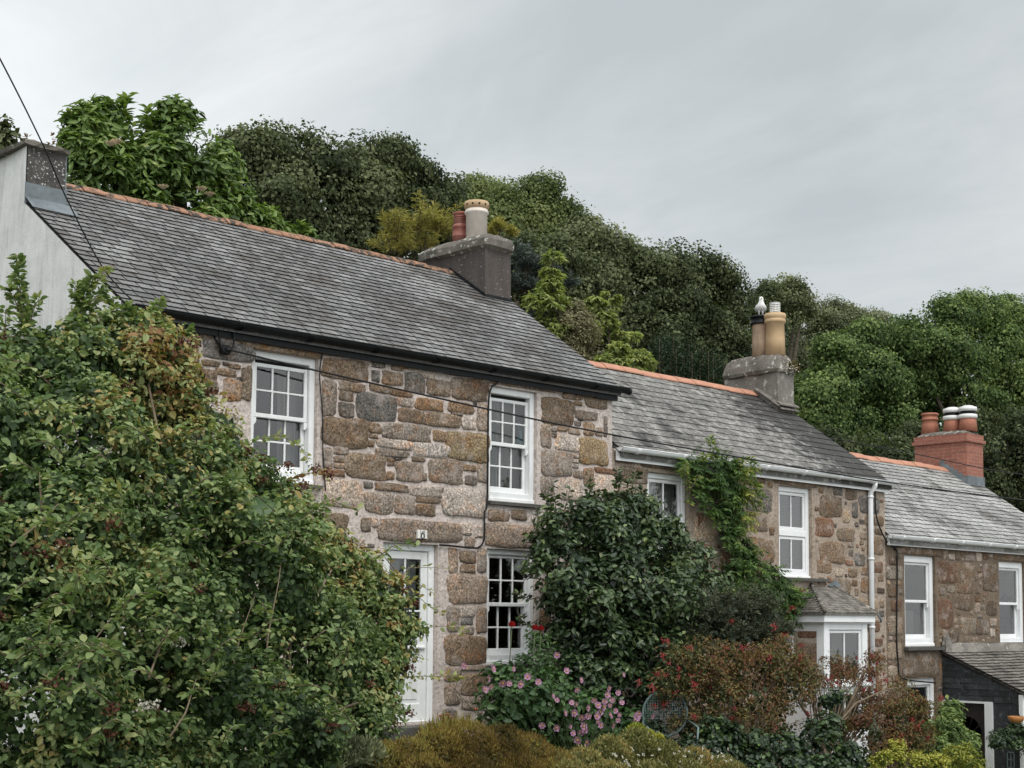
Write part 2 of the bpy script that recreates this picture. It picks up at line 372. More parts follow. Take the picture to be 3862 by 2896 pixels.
# ------------------------------------------------------------------ stone walls
PAL = {'b': (.215, .163, .118), 'o': (.245, .165, .105), 'd': (.165, .152, .14), 'g': (.30, .25, .21), 'l': (.44, .385, .345), 'y': (.27, .203, .125),
       'r': (.225, .135, .09), 'k': (.085, .07, .06), 'p': (.39, .325, .255)}
def stone(b, x0, x1, z0, z1, c, h=.016, y=YF, rng=random):
    """One dressed or rubble stone, standing h proud of its mortar bed."""
    cx, cz, hx, hz = (x0+x1)/2, (z0+z1)/2, (x1-x0)/2*1.03+.006, (z1-z0)/2*1.03+.006
    col = PAL[c] if isinstance(c, str) else c
    k = rng.uniform(.82, 1.2); w = rng.uniform(-.05, .05)
    col = (col[0]*k*(1+w), col[1]*k, col[2]*k*(1-w))
    n = 22; pw = rng.uniform(5, 13); ph = [rng.uniform(0, 6.28) for _ in range(4)]
    am = min(.07, .013/max(.03, min(hx, hz)))
    out = []
    for i in range(n):
        t = 2*math.pi*(i+.5)/n; c_, s_ = math.cos(t), math.sin(t)
        r = (abs(c_)**pw + abs(s_)**pw)**(-1/pw)
        r *= 1 + am*(math.sin(2*t+ph[0])*.5 + math.sin(3*t+ph[1])*.6 + math.sin(5*t+ph[2])*.5 + math.sin(9*t+ph[3])*.3)
        out.append((c_*r, s_*r))
    vs = []; e = min(.02/max(hx, hz), .3)
    tilt = (rng.uniform(-.006, .006), rng.uniform(-.006, .006))
    for k_, d in ((1.0, .012), (1-e*.25, -h*.55), (1-e*1.1, -h), (.5, -h*1.15)):
        for a, q in out: vs.append((cx+a*hx*k_, y+d+(tilt[0]*a+tilt[1]*q if d < 0 else 0), cz+q*hz*k_))
    vs.append((cx, y-h*1.2, cz)); fs = []
    for r_ in range(3):
        for i in range(n): j = (i+1) % n; fs.append((r_*n+i, r_*n+j, (r_+1)*n+j, (r_+1)*n+i))
    fs += [(3*n+i, 3*n+(i+1) % n, 4*n) for i in range(n)]
    b.add(vs, fs, col=col, smooth=True)
def hits(r, rs, g):
    return any(r[0] < q[1]+g and r[1] > q[0]-g and r[2] < q[3]+g and r[3] > q[2]-g for q in rs)
def fill(area, taken, sizes, cols, gap, rng):
    """Random rubble: throw stones, large first, into the area between those already there."""
    got = []
    for (w0, w1, h0, h1, tries) in sizes:
        for _ in range(tries):
            w, h = rng.uniform(w0, w1), rng.uniform(h0, h1)
            x, z = rng.uniform(area[0], area[1]-w), rng.uniform(area[2], area[3]-h)
            z = area[2] + round((z-area[2])/.05)*.05
            r = (x, x+w, z, z+h)
            if hits(r, taken, gap) or hits(r, got, gap): continue
            got.append(r)
    return [(r, rng.choice(cols)) for r in got]
def wall_sheet(b, x0, x1, z0, z1, holes, y=YF, reveal=.16, mat=0):
    """Front of a wall with openings, cut along the opening edges, with reveals going in."""
    xs = sorted({x0, x1, *[v for h in holes for v in h[:2]]}); zs = sorted({z0, z1, *[v for h in holes for v in h[2:]]})
    for i in range(len(xs)-1):
        for j in range(len(zs)-1):
            mx_, mz_ = (xs[i]+xs[i+1])/2, (zs[j]+zs[j+1])/2
            if any(h[0] < mx_ < h[1] and h[2] < mz_ < h[3] for h in holes): continue
            b.add([(xs[i], y, zs[j]), (xs[i+1], y, zs[j]), (xs[i+1], y, zs[j+1]), (xs[i], y, zs[j+1])], [(0, 1, 2, 3)], mat=mat)
    for h in holes:
        a, c, d, e = h; Y2 = y+reveal
        for p, q in (((a, d), (a, e)), ((a, e), (c, e)), ((c, e), (c, d)), ((c, d), (a, d))):
            b.add([(p[0], y, p[1]), (q[0], y, q[1]), (q[0], Y2, q[1]), (p[0], Y2, p[1])], [(0, 1, 2, 3)], mat=mat)
def shell(b, x0, x1, z0, ze, s, yr, sides='lrb', thick=.16, mat=0, zf=None):
    """Side gables, back wall and floor of a cottage: closed so that its rooms are dark."""
    yb = 2*yr-YF; zr = ze+s*(yr-YF)
    for x, nm in ((x0, 'l'), (x1, 'r')):
        if nm in sides: b.add([(x, YF, z0), (x, yb, z0), (x, yb, ze), (x, yr, zr-.04), (x, YF, ze-.03)], [(0, 1, 2, 3, 4)], mat=mat)
    b.add([(x0, yb, z0), (x1, yb, z0), (x1, yb, ze), (x0, yb, ze)], [(0, 1, 2, 3)], mat=mat)
    b.add([(x0, YF, z0+.2), (x1, YF, z0+.2), (x1, yb, z0+.2), (x0, yb, z0+.2)], [(0, 1, 2, 3)], mat=mat)

# ------------------------------------------------------------------ roofs
def slates(b, x0f, x1f, z0, s, ya, yb_, gauge, wid, rng, thick=.011, rag=.006, wj=.25, tm=(.2, .95), y0=YF, lift=.0, tn=None, jnt=.004, tail=2.6):
    """Slates laid course by course from the eave (ya) to the ridge (yb_); x0f, x1f give the verges at a given Y."""
    c = 1/math.sqrt(1+s*s); up = np.array([0, c, s*c]); nr = np.array([0, -s*c, c])
    n = int(math.ceil((yb_-ya)/c/gauge))
    for i in range(n):
        y = ya + i*gauge*c; xa, xb = x0f(y), x1f(y)
        x = xa - (wid*.5 if i % 2 else 0)
        while x < xb - .02:
            w = wid*rng.uniform(1-wj, 1+wj); l, r = max(x, xa), min(x+w, xb); x += w
            if r-l < .02: continue
            g = rng.uniform(-rag, rag); len_ = min(gauge*1.9, (yb_-y)/c+.03)
            z = z0 + s*(y-y0)
            t0 = thick*rng.uniform(.8, 1.5)
            lo = np.array([0, y, z]) + up*g + nr*(thick*tail+lift); hi = np.array([0, y, z]) + up*len_ + nr*(.002+lift)
            lo2 = lo + up*rng.uniform(-rag, rag)*.6
            q = jnt
            A = [(l+q, *lo[1:]), (r-q, *lo2[1:]), (r-q, *hi[1:]), (l+q, *hi[1:])]
            B = [tuple(np.array(p)-nr*t0) for p in A]
            t = rng.uniform(*tm)
            if tn: t = min(1, max(0, t + tn((l+r)/2, y)))
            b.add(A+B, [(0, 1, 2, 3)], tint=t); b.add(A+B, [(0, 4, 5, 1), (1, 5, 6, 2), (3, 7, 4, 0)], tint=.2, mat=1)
def roof_base(b, x0, x1, z0, s, ya, yr, y0=YF, mat=0):
    zr = z0+s*(yr-y0); za = z0+s*(ya-y0); yb = 2*yr-ya; o = .012
    xa, xr = x0 if not hasattr(x0, '__len__') else x0[0], x1
    b.add([(x0, ya, za-o), (x1, ya, za-o), (x1, yr, zr-o), (x0, yr, zr-o), (x1, yb, za-o), (x0, yb, za-o)], [(0, 1, 2, 3), (3, 2, 4, 5)], tint=.3, mat=mat)
    # undersides
    b.add([(x0, ya, za-.10), (x1, ya, za-.10), (x1, yr, zr-.10), (x0, yr, zr-.10), (x1, yb, za-.10), (x0, yb, za-.10)], [(3, 2, 1, 0), (5, 4, 2, 3)], tint=.1, mat=mat)
    b.add([(x0, ya, za-o), (x0, ya, za-.1), (x1, ya, za-.1), (x1, ya, za-o)], [(0, 1, 2, 3)], tint=.2, mat=mat)
    for x in (x0, x1):
        b.add([(x, ya, za-o), (x, yr, zr-o), (x, yr, zr-.1), (x, ya, za-.1)], [(0, 1, 2, 3)], tint=.15, mat=mat)
        b.add([(x, yb, za-o), (x, yr, zr-o), (x, yr, zr-.1), (x, yb, za-.1)], [(0, 1, 2, 3)], tint=.15, mat=mat)
def ridge_tiles(b, x0, x1, yr, zr, s, w=.15, seg=.44, th=.02, rng=random, sag=0):
    prof = []
    for k in range(-4, 5):
        t = k/4; yy = t*w; zz = -abs(t)**1.35*w*s*.98
        prof.append((yy, zz))
    x = x0
    while x < x1-.01:
        e = min(x+seg, x1); dz = rng.uniform(-.01, .01); g = .008
        vs = []
        for xx in (x+g, e-g):
            for yy, zz in prof: vs.append((xx, yr+yy, zr+zz+dz+.03+th))
        for xx in (x+g, e-g):
            for yy, zz in prof: vs.append((xx, yr+yy, zr+zz+dz+.03))
        n = len(prof); fs = [(i, i+1, n+i+1, n+i) for i in range(n-1)]
        fs += [(2*n+i, i, n+i, 3*n+i) for i in (0,)] + [(n-1, 2*n+n-1, 3*n+n-1, 2*n-1)]
        fs += [(i, 2*n+i, 2*n+i+1, i+1) for i in range(n-1)] + [(n+i, n+i+1, 3*n+i+1, 3*n+i) for i in range(n-1)]
        b.add(vs, fs, tint=rng.uniform(0, 1), smooth=False); x = e
def gutter(b, x0, x1, y, z, r, brk=.9, box=False):
    n = 10; vs = []; rr = r*.86
    for x in (x0, x1):
        for k in range(n+1): a = math.pi*(1+k/n); vs.append((x, y+r*math.cos(a), z+r*math.sin(a)))
        for k in range(n+1): a = math.pi*(1+k/n); vs.append((x, y+rr*math.cos(a), z+rr*math.sin(a)))
    m = 2*(n+1); fs = []
    for k in range(n): fs += [(k, k+1, m+k+1, m+k), (n+1+k, m+n+1+k, m+n+2+k, n+2+k)]
    fs += [(0, m, m+n+1, n+1), (n, n+n+1, m+n+n+1, m+n)]
    for e in (0, m): fs += [(e+k, e+n+1+k, e+n+2+k, e+k+1) for k in range(n)]
    fs += [tuple(range(0, n+1)), tuple(m+k for k in range(n, -1, -1))]
    b.add(vs, fs, smooth=False)
    b.tube([(x0, y-r, z), (x1, y-r, z)], .008, 6)
    x = x0+.35
    while x < x1-.05:
        pts = [(x, y+(r+.007)*math.cos(math.pi*(1+k/8)), z+(r+.007)*math.sin(math.pi*(1+k/8))) for k in range(9)]
        for d in (-.025, .0, .025): b.tube([(p[0]+d, p[1], p[2]) for p in pts], .007, 5)
        x += brk

# ------------------------------------------------------------------ windows
def frame_bars(b, x0, x1, z0, z1, y0, y1, wl, wr, wt, wb, bv=.006, **k):
    b.bev(x0, x0+wl, y0, y1, z0, z1, bv, **k); b.bev(x1-wr, x1, y0, y1, z0, z1, bv, **k)
    b.bev(x0+wl, x1-wr, y0+.0015, y1, z1-wt, z1, bv, **k); b.bev(x0+wl, x1-wr, y0+.0015, y1, z0, z0+wb, bv, **k)
def sash(parent, x0, x1, z0, z1, y, nx, nz, st, top, bot, mt, horns=False, bar=.022, glass=True):
    b = MB(); frame_bars(b, x0, x1, z0, z1, y, y+.042, st, st, top, bot, .007)
    gx0, gx1, gz0, gz1 = x0+st, x1-st, z0+bot, z1-top
    for i in range(1, nx):
        x = gx0+(gx1-gx0)*i/nx; b.bev(x-bar/2, x+bar/2, y+.004, y+.04, gz0, gz1, .005)
    for j in range(1, nz):
        z = gz0+(gz1-gz0)*j/nz; b.bev(gx0, gx1, y+.0055, y+.038, z-bar/2, z+bar/2, .005)
    if horns:
        for xx in (x0, x1-st): b.add([(xx, y, z0), (xx+st, y, z0), (xx+st, y, z0-.05), (xx+st*.4, y, z0-.085), (xx, y, z0-.085), (xx, y+.04, z0), (xx+st, y+.04, z0), (xx+st, y+.04, z0-.05), (xx+st*.4, y+.04, z0-.085), (xx, y+.04, z0-.085)],
              [(4, 3, 2, 1, 0), (0, 5, 9, 4), (4, 9, 8, 3), (3, 8, 7, 2), (2, 7, 6, 1)])
    s_ = b.build('sash', mt, parent)
    if glass:
        g = MB(); g.add([(gx0, y+.024, gz0), (gx1, y+.024, gz0), (gx1, y+.024, gz1), (gx0, y+.024, gz1)], [(0, 1, 2, 3)])
        g.build('glass_pane', M['glass2' if mt == M['upvc'] else 'glass'], parent)
    return s_
def sash_window(house, x0, x1, z0, z1, nx, nz, drop=.05, rec=.05, mt='white', wf=.075, top=.085, sillh=.13, meet=.5, horns=True, st=.045, bot=.075):
    y = YF+rec; b = MB()
    frame_bars(b, x0, x1, z0, z1, y, y+.14, wf, wf, top, sillh, .008)
    b.bev(x0-.0+.01, x1-.01, y-.03, y+.02, z0, z0+sillh*.42, .012)                      # timber sill nosing
    fr = b.build('window', M[mt], house)
    ix0, ix1, iz0, iz1 = x0+wf, x1-wf, z0+sillh, z1-top
    zm = iz0+(iz1-iz0)*meet
    sash(fr, ix0+.004, ix1-.004, zm-.025-drop*.2, iz1-drop, y+.035, nx, nz, st, .045, .05, M[mt], horns)
    sash(fr, ix0+.004, ix1-.004, iz0, zm+.02, y+.085, nx, nz, st, .045, bot, M[mt])
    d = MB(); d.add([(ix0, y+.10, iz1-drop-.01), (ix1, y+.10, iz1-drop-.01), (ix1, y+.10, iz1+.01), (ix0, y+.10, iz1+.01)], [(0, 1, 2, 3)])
    if drop > .01: d.build('gap_shade_sheet', M['dark'], fr)  # dark sheet painting the shade in the gap above the sash
    return fr
def plastic_window(house, x0, x1, z0, z1, zt, nx=2, rec=.06):
    y = YF+rec; b = MB(); frame_bars(b, x0, x1, z0, z1, y, y+.09, .085, .085, .085, .09, .01)
    b.bev(x0+.085, x1-.085, y+.002, y+.09, zt-.05, zt+.05, .008); b.bev(x0-.0, x1, y-.03, y+.02, z0, z0+.035, .008)
    fr = b.build('window', M['upvc'], house)
    for a, c in ((z0+.09, zt-.05), (zt+.05, z1-.085)): sash(fr, x0+.088, x1-.088, a+.002, c-.002, y+.02, nx, 1, .05, .05, .05, M['upvc'], bar=.02)
    return fr
def curtain(x0, x1, z0, z1, y, label, folds=5, amp=.03, flare=0., group=None, cat='curtain', name='curtain'):
    nx_, nz_ = 40, 8; b = MB(); vs = []
    for j in range(nz_+1):
        v = j/nz_
        for i in range(nx_+1):
            u = i/nx_; sp = 1 + flare*(1-v)
            vs.append((x0+(x1-x0)*(.5+(u-.5)*sp), y + amp*math.sin(u*folds*6.28+v*.7) + amp*.4*math.sin(u*folds*15+1.3), z0+(z1-z0)*v))
    fs = [(j*(nx_+1)+i, j*(nx_+1)+i+1, (j+1)*(nx_+1)+i+1, (j+1)*(nx_+1)+i) for j in range(nz_) for i in range(nx_)]
    b.add(vs, fs, smooth=True, tint=.6); return tag(b.build(name, M['curtain'], None), label, cat, group)

# ------------------------------------------------------------------ chimneys
def stack(b, x0, x1, y0, y1, z0, z1, mat=0, taper=0.):
    t = taper; nz_ = 6; ny_ = 8
    b.add([(x0, y0, z0), (x1, y0, z0), (x1, y1, z0), (x0, y1, z0), (x0+t, y0+t, z1), (x1-t, y0+t, z1), (x1-t, y1-t, z1), (x0+t, y1-t, z1)],
          [(0, 1, 5, 4), (1, 2, 6, 5), (2, 3, 7, 6), (3, 0, 4, 7), (4, 5, 6, 7)], mat=mat)
def rough_cap(b, x0, x1, y0, y1, prof, seed=1, n=5, amp=.012, mat=0):
    """Rounded, uneven capping: prof is a list of (outset, z)."""
    rg = random.Random(seed); rings = []
    for o, z in prof:
        a, c, d, e = x0-o, x1+o, y0-o, y1+o; r = []
        for (p, q) in (((a, d), (c, d)), ((c, d), (c, e)), ((c, e), (a, e)), ((a, e), (a, d))):
            for i in range(n):
                t = i/n; j = (rg.uniform(-amp, amp), rg.uniform(-amp, amp), rg.uniform(-amp, amp))
                sh = .03 if i == 0 else 0
                x, y = p[0]+(q[0]-p[0])*t, p[1]+(q[1]-p[1])*t
                x += sh*np.sign((x0+x1)/2-x); y += sh*np.sign((y0+y1)/2-y)
                r.append((x+j[0], y+j[1], z+j[2]))
        rings.append(r)
    m = 4*n; vs = [p for r in rings for p in r]
    fs = [(k*m+i, k*m+(i+1) % m, (k+1)*m+(i+1) % m, (k+1)*m+i) for k in range(len(prof)-1) for i in range(m)]
    fs += [tuple(range((len(prof)-1)*m, len(prof)*m)), tuple(range(m-1, -1, -1))]
    b.add(vs, fs, mat=mat, smooth=False)
def pot(parent, c, prof, mt, n=24, name='chimney_pot'):
    b = MB(); b.lathe(c, prof, n); return b.build(name, M[mt] if isinstance(mt, str) else mt, parent)

# ================================================================== COTTAGE 1 (number 6)
Z1, S1, R1 = 3.30, .66, 16.76
H1 = empty('stone_cottage', (11.2, YF, -1.45), 'tall granite cottage with white gable end, blue-grey slate roof and black gutter', 'cottage', 'stepped row of granite cottages')
W1 = (9.05, 9.95, 1.53, 3.0); W2 = (12.66, 13.52, 1.52, 3.01); W3 = (12.64, 13.52, -.57, .91); D1 = (10.95, 11.82, -1.25, .92)
holes1 = [W1, W2, W3, D1]
b = MB(); wall_sheet(b, 7.42, 15.0, -2.2, 3.2, holes1, mat=0)
shell(b, 7.42, 15.0, -2.2, 3.28, S1, R1, 'r')
def zr5(l): return [(a*.5877+600, c*.5877+600, d*.5877+1100, e*.5877+1100, k) for a, c, d, e, k in l]
def zr8(l): return [(a*.5877+1300, c*.5877+1300, d*.5877+1921, e*.5877+1921, k) for a, c, d, e, k in l]
def zr6(l): return [(a*.4521+1700, c*.4521+1700, d*.4521+1300, e*.4521+1300, k) for a, c, d, e, k in l]
ST = zr5([(130,250,345,400,'o'),(200,265,300,340,'b'),(110,250,415,450,'b'),(285,600,325,440,'d'),(170,350,240,300,'g'),(280,385,442,477,'b'),(440,520,466,492,'b'),
 (365,490,497,540,'b'),(180,370,495,640,'b'),(410,525,565,700,'o'),(530,592,485,690,'b'),(410,440,455,472,'k'),(500,535,550,570,'k'),
 (515,1040,320,390,'b'),(1050,1160,367,412,'g'),(1172,1290,387,415,'d'),(1340,1480,415,455,'b'),(1500,1660,445,492,'b'),(1690,1785,468,510,'b'),(1810,1980,490,535,'d'),
 (2035,2160,515,580,'g'),(1050,1340,440,565,'b'),(1365,1445,460,487,'d'),(1490,1565,482,504,'b'),(1680,1770,525,555,'l'),(1365,1412,505,577,'d'),(1432,1562,518,597,'b'),
 (1577,1705,525,650,'d'),(1720,1870,567,665,'b'),(1880,2108,562,695,'b'),(1045,1135,568,790,'g'),(1152,1318,587,640,'b'),(1350,1490,598,645,'b'),(1485,1620,632,672,'o'),
 (1158,1244,640,702,'b'),(1152,1252,715,805,'d'),(1268,1515,658,830,'d'),(1530,1630,687,735,'l'),(1645,1815,690,760,'o'),(1858,2015,712,780,'o'),(2040,2112,722,890,'g'),
 (2015,2037,713,732,'k'),(1535,1700,757,840,'b'),(1714,1930,782,866,'b'),(1940,2032,802,882,'l'),(1876,1945,775,792,'d'),(1052,1336,812,1000,'b'),(1346,1422,846,906,'o'),
 (1348,1400,912,940,'b'),(1432,1740,855,952,'g'),(1758,1842,893,960,'o'),(1853,2110,902,1085,'y'),(1343,1378,955,995,'b'),(1393,1622,948,1005,'l'),(1632,1850,975,1060,'l'),
 (1050,1108,1003,1130,'g'),(1120,1215,997,1043,'g'),(1120,1190,1060,1094,'b'),(1120,1186,1104,1132,'g'),(1195,1450,1042,1200,'b'),(1388,1592,1016,1058,'g'),(1464,1506,1070,1118,'o'),
 (1460,1505,1155,1206,'o'),(1518,1692,1095,1215,'g'),(1690,1716,1165,1212,'d'),(1730,1950,1077,1226,'g'),(1622,1702,1062,1090,'b'),(1958,2030,1112,1150,'o'),(1962,2036,1182,1240,'d'),
 (2045,2106,1102,1222,'g'),(1060,1185,1142,1182,'o'),(1058,1305,1207,1385,'l'),(1312,1370,1222,1260,'d'),(1385,1592,1232,1278,'b'),(1605,1812,1250,1315,'l'),(1820,2102,1265,1440,'l'),
 (1318,1505,1290,1420,'g'),(1510,1642,1312,1425,'g'),(1652,1800,1322,1355,'b'),(1652,1772,1367,1436,'b'),(1500,1556,1070,1082,'k'),(1345,1372,960,990,'o')])
ST += zr8([(105,165,55,142,'b'),(175,215,60,112,'l'),(222,735,72,208,'g'),(740,815,90,162,'l'),(826,882,100,180,'l'),(770,832,178,240,'g'),(905,1260,97,243,'g'),(922,1052,6,74,'b'),
 (1070,1165,6,66,'b'),(668,722,247,410,'g'),(737,842,272,342,'b'),(740,832,355,405,'b'),(852,906,250,402,'g'),(664,906,415,602,'g'),(655,735,622,780,'g'),(742,828,622,690,'l'),
 (747,818,695,742,'d'),(750,828,748,802,'g'),(845,906,627,792,'g'),(640,906,810,992,'b'),(640,742,1010,1100,'g'),(748,900,1002,1032,'g'),(746,900,1052,1192,'b'),(640,740,1112,1250,'g'),
 (748,900,1202,1282,'g')])
ST += zr6([(412,865,298,366,'g'),(195,405,252,312,'g'),(878,926,350,390,'k'),(935,1102,357,455,'b'),(1112,1300,390,525,'b'),(756,1022,452,665,'b'),(1028,1090,475,506,'o'),(1035,1218,557,622,'d'),
 (1060,1108,606,632,'k'),(1030,1080,642,676,'d'),(1105,1192,647,752,'b'),(1205,1262,692,760,'g'),(752,832,662,855,'g'),(842,880,692,725,'d'),(842,878,735,770,'d'),(890,970,682,720,'b'),
 (980,1072,697,746,'b'),(875,1062,752,886,'l'),(1072,1300,782,1000,'y'),(752,1005,887,1090,'g'),(1015,1066,915,945,'l'),(1015,1066,955,985,'l'),(1015,1066,995,1028,'l'),(1022,1100,1050,1110,'g'),
 (1107,1190,1032,1190,'b'),(1200,1382,1032,1072,'r'),(1412,1636,1027,1150,'b'),(1196,1402,1092,1280,'l'),(752,850,1102,1252,'g'),(892,1092,1122,1292,'l'),(1372,1522,942,985,'b'),
 (1590,1940,972,1035,'b'),(1530,1585,975,1030,'l'),(1275,1302,600,670,'d'),(1275,1302,680,765,'d')])
taken = []; listed = []
for a, c, d, e, k in ST:
    mx_, my_ = (a+c)/2, (d+e)/2
    xa, xb = onY(a, my_, YF)[0], onY(c, my_, YF)[0]; zt, zb = onY(mx_, d, YF)[2], onY(mx_, e, YF)[2]
    listed.append((xa, xb, zb, zt, k)); taken.append((xa, xb, zb, zt))
rg = random.Random(11); hx = [(h[0]-.01, h[1]+.01, h[2]-.01, h[3]+.01) for h in holes1]
more = fill((7.45, 15.0, -1.9, 3.1), taken+hx, [(.35, .6, .2, .32, 500), (.2, .4, .14, .24, 900), (.1, .22, .06, .12, 900), (.05, .1, .035, .06, 1200)], 'bbbgglod', .03, rg)
sb = MB()
for a, c, d, e, k in listed:
    if c < 15.02: stone(sb, a, c, d, e, k, .02, rng=rg)
for r, k in more: stone(sb, *r, k, .014, rng=rg)
wall1 = b.build('front_wall', M['mortar1'], H1)
sb.build('stone_cladding', M['stone'], wall1)
# white gable with its chimney
CLX0, CLX1, CLY0, CLY1, CLZ = 7.395, 7.885, 15.9, 17.6, 5.46
b = MB(); x = 7.40; zt = lambda y: Z1+S1*(y-YF)-.015
yb = 2*R1-YF
gp = [(YF-.012, -2.2), (YF-.012, zt(YF)), (CLY0, zt(CLY0)), (CLY0, CLZ), (CLY1, CLZ), (CLY1, zt(2*R1-CLY1)), (yb, zt(YF)), (yb, -2.2)]
b.add([(x, p, q) for p, q in gp] + [(x+.3, p, q) for p, q in gp], [(7, 6, 5, 4, 3, 2, 1, 0), (8, 9, 10, 11, 12, 13, 14, 15), (0, 1, 9, 8)])
b.build('white_gable', M['render'], H1)
b = MB(); stack(b, CLX0+.02, CLX1, CLY0-.004, CLY1-.02, 4.6, CLZ)
chL = b.build('chimney', M['stackL'], H1)
b = MB(); rough_cap(b, CLX0, CLX1, CLY0, CLY1, [(.0, CLZ-.01), (.07, CLZ+.005), (.075, CLZ+.045), (.02, CLZ+.07), (-.1, CLZ+.09)], 3)
b.build('chimney_cap', M['cap'], chL)
b = MB(); zl = lambda y: Z1+S1*(y-YF)+.03
b.box(CLX0-.004, CLX1+.02, CLY0-.02, CLY0-.006, zl(CLY0)-.05, zl(CLY0)+.20)
b.add([(CLX0, CLY0-.02, zl(CLY0)+.03), (CLX1+.06, CLY0-.02, zl(CLY0)+.03), (CLX1+.09, CLY0-.24, zl(CLY0-.24)+.012), (CLX0, CLY0-.22, zl(CLY0-.22)+.012)], [(3, 2, 1, 0)])
b.box(CLX1+.002, CLX1+.016, CLY0-.006, CLY0+.8, zl(CLY0)-.05, zl(CLY0+.8)+.1)
b.build('lead_flashing', M['lead'], chL)
# roof
rg = random.Random(5); b = MB(); skew = lambda y: 15.08+.1*(y-YF)
roof_base(b, 7.42, 15.06, Z1, S1, 13.52, R1)
def t1(x, y): return .12*math.sin(x*1.7+y*2.2)+.1*math.sin(x*4.1-y*3)+(.10 if x > 13 else 0)-.14*max(0, 1-abs((y-14.4)-(x-11)*.05)/.6)+.12*(y > 15.4)
slates(b, lambda y: 7.405, skew, Z1, S1, 13.50, R1-.02, .145, .215, rg, .0105, .006, .3, (.2, .8), tn=t1, jnt=.008, tail=2.6)
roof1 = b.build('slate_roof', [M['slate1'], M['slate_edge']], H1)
b = MB(); ridge_tiles(b, 7.9, 14.74, R1, Z1+S1*(R1-YF), S1, .14, .3, .018, rg)
b.build('ridge_tiles', M['tile_old'], roof1)
b = MB(); b.box(7.47, 14.98, YF-.075, YF-.045, 3.06, 3.26); b.box(7.47, 14.98, YF-.13, YF-.03, 3.20, 3.215)
b.box(14.6, 15.03, YF-.078, YF-.02, 3.055, 3.25); b.build('fascia_board', M['black'], H1)
b = MB(); gutter(b, 7.47, 15.14, YF-.15, 3.225, .068, .95); b.tube([(15.14, YF-.15, 3.20), (15.2, YF-.15, 3.195)], .05, 10)
b.build('gutter', M['black'], H1)
b = MB(); b.tube([(7.86, YF-.15, 3.17), (7.86, YF-.15, 3.1), (7.86, YF-.08, 2.95), (7.86, YF-.06, 2.85), (7.86, YF-.06, -1.5)], .038, 10); b.tube([(7.86, YF-.15, 3.06), (7.86, YF-.15, 3.12)], .046, 10)
b.build('downpipe', M['grey'], H1)
# right-hand chimney of cottage 1
CX0, CX1, CY0, CY1, CZ = 14.70, 15.25, 15.95, 17.45, 5.66
b = MB(); stack(b, CX0, CX1, CY0, CY1, 4.5, CZ, taper=.012); ch1 = b.build('chimney', M['stack1'], H1)
b = MB(); rough_cap(b, CX0, CX1, CY0, CY1, [(-.01, CZ-.05), (.055, CZ-.01), (.062, CZ+.09), (.02, CZ+.15), (-.09, CZ+.21), (-.2, CZ+.23)], 8, 6, .009)
b.build('chimney_cap', M['cap'], ch1)
b = MB(); zl = lambda y: Z1+S1*(y-YF)+.022
b.add([(CX0-.005, CY0-.01, zl(CY0)), (CX0-.005, R1, zl(R1)), (CX0-.005, R1, zl(R1)+.06), (CX0-.005, CY0-.01, zl(CY0)+.05)], [(3, 2, 1, 0)])
b.add([(CX0, CY0-.01, zl(CY0)-.02), (CX1, CY0-.01, zl(CY0)-.02), (CX1, CY0-.01, zl(CY0)+.05), (CX0, CY0-.01, zl(CY0)+.05)], [(0, 1, 2, 3)]); b.build('lead_flashing', M['black'], ch1)
PXm = (CX0+CX1)/2
def potpos(x, y, X, z): p = onX(x, y, X); return (X, p[1], z)
c = potpos(1739, 893, PXm, CZ+.17)
q = [(.145, 0), (.145, .16), (.155, .17), (.155, .20), (.15, .205), (.15, .33), (.165, .345), (.165, .375), (.14, .40), (.12, .43)]
q += [v for k in range(4) for v in ((.12, .44+k*.035), (.135, .445+k*.035), (.135, .462+k*.035), (.112, .467+k*.035))] + [(.14, .60), (.15, .62), (.14, .645), (.1, .64), (.1, .3)]
pot(ch1, c, [(r*.9, z*.82) for r, z in q], 'pot_red')
c = potpos(1797, 880, PXm, CZ+.18)
p_ = pot(ch1, c, [(.165, 0), (.165, .42), (.185, .43), (.19, .455), (.18, .475), (.175, .49), (.165, .505)], 'pot_white')
b = MB(); b.lathe((c[0], c[1], c[2]+.5), [(.165, 0), (.19, .02), (.2, .05), (.2, .085), (.185, .115), (.14, .125), (.1, .12), (.1, 0)], 24)
for k in range(12):
    a = 2*math.pi*k/12; ca, sa = math.cos(a), math.sin(a)
    b.tube([(c[0]+.19*ca, c[1]+.19*sa, c[2]+.555), (c[0]+.204*ca, c[1]+.204*sa, c[2]+.555)], .016, 8, mat=1)  # dark plugs: the shade inside the vent holes as colour
b.build('pot_rim', [M['pot_buff'], M['dark']], p_)
# windows, door
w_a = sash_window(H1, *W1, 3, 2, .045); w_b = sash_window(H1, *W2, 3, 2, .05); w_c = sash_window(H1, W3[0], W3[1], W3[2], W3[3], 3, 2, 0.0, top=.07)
for w_, h in ((w_a, W1), (w_b, W2), (w_c, W3)):
    b = MB(); b.box(h[0]-.02, h[1]+.06, YF-.055, YF+.10, h[2]-.045, h[2]-.003); b.build('sill_slab', M['sill'], w_)
curtain(9.62, 9.93, 1.6, 2.95, YF+.30, 'grey net curtain hanging at the right of the sash window half hidden by the bramble', 4)
curtain(12.98, 13.24, 1.62, 2.95, YF+.32, 'pale tied curtain in the middle of the upper sash window beside the camellia', 4, .03, .35)
curtain(13.27, 13.46, 1.62, 2.95, YF+.34, 'pale curtain edge right of the blue toy in the upper sash window', 3, .02)
b = MB(); y = YF+.07
frame_bars(b, D1[0], D1[1], D1[2], D1[3], y, y+.1, .085, .085, .085, .03, .01)
fr = b.build('door_frame', M['white'], H1)
b = MB(); x0, x1, z0, z1 = D1[0]+.088, D1[1]-.088, D1[2]+.03, D1[3]-.088; yd = y+.03
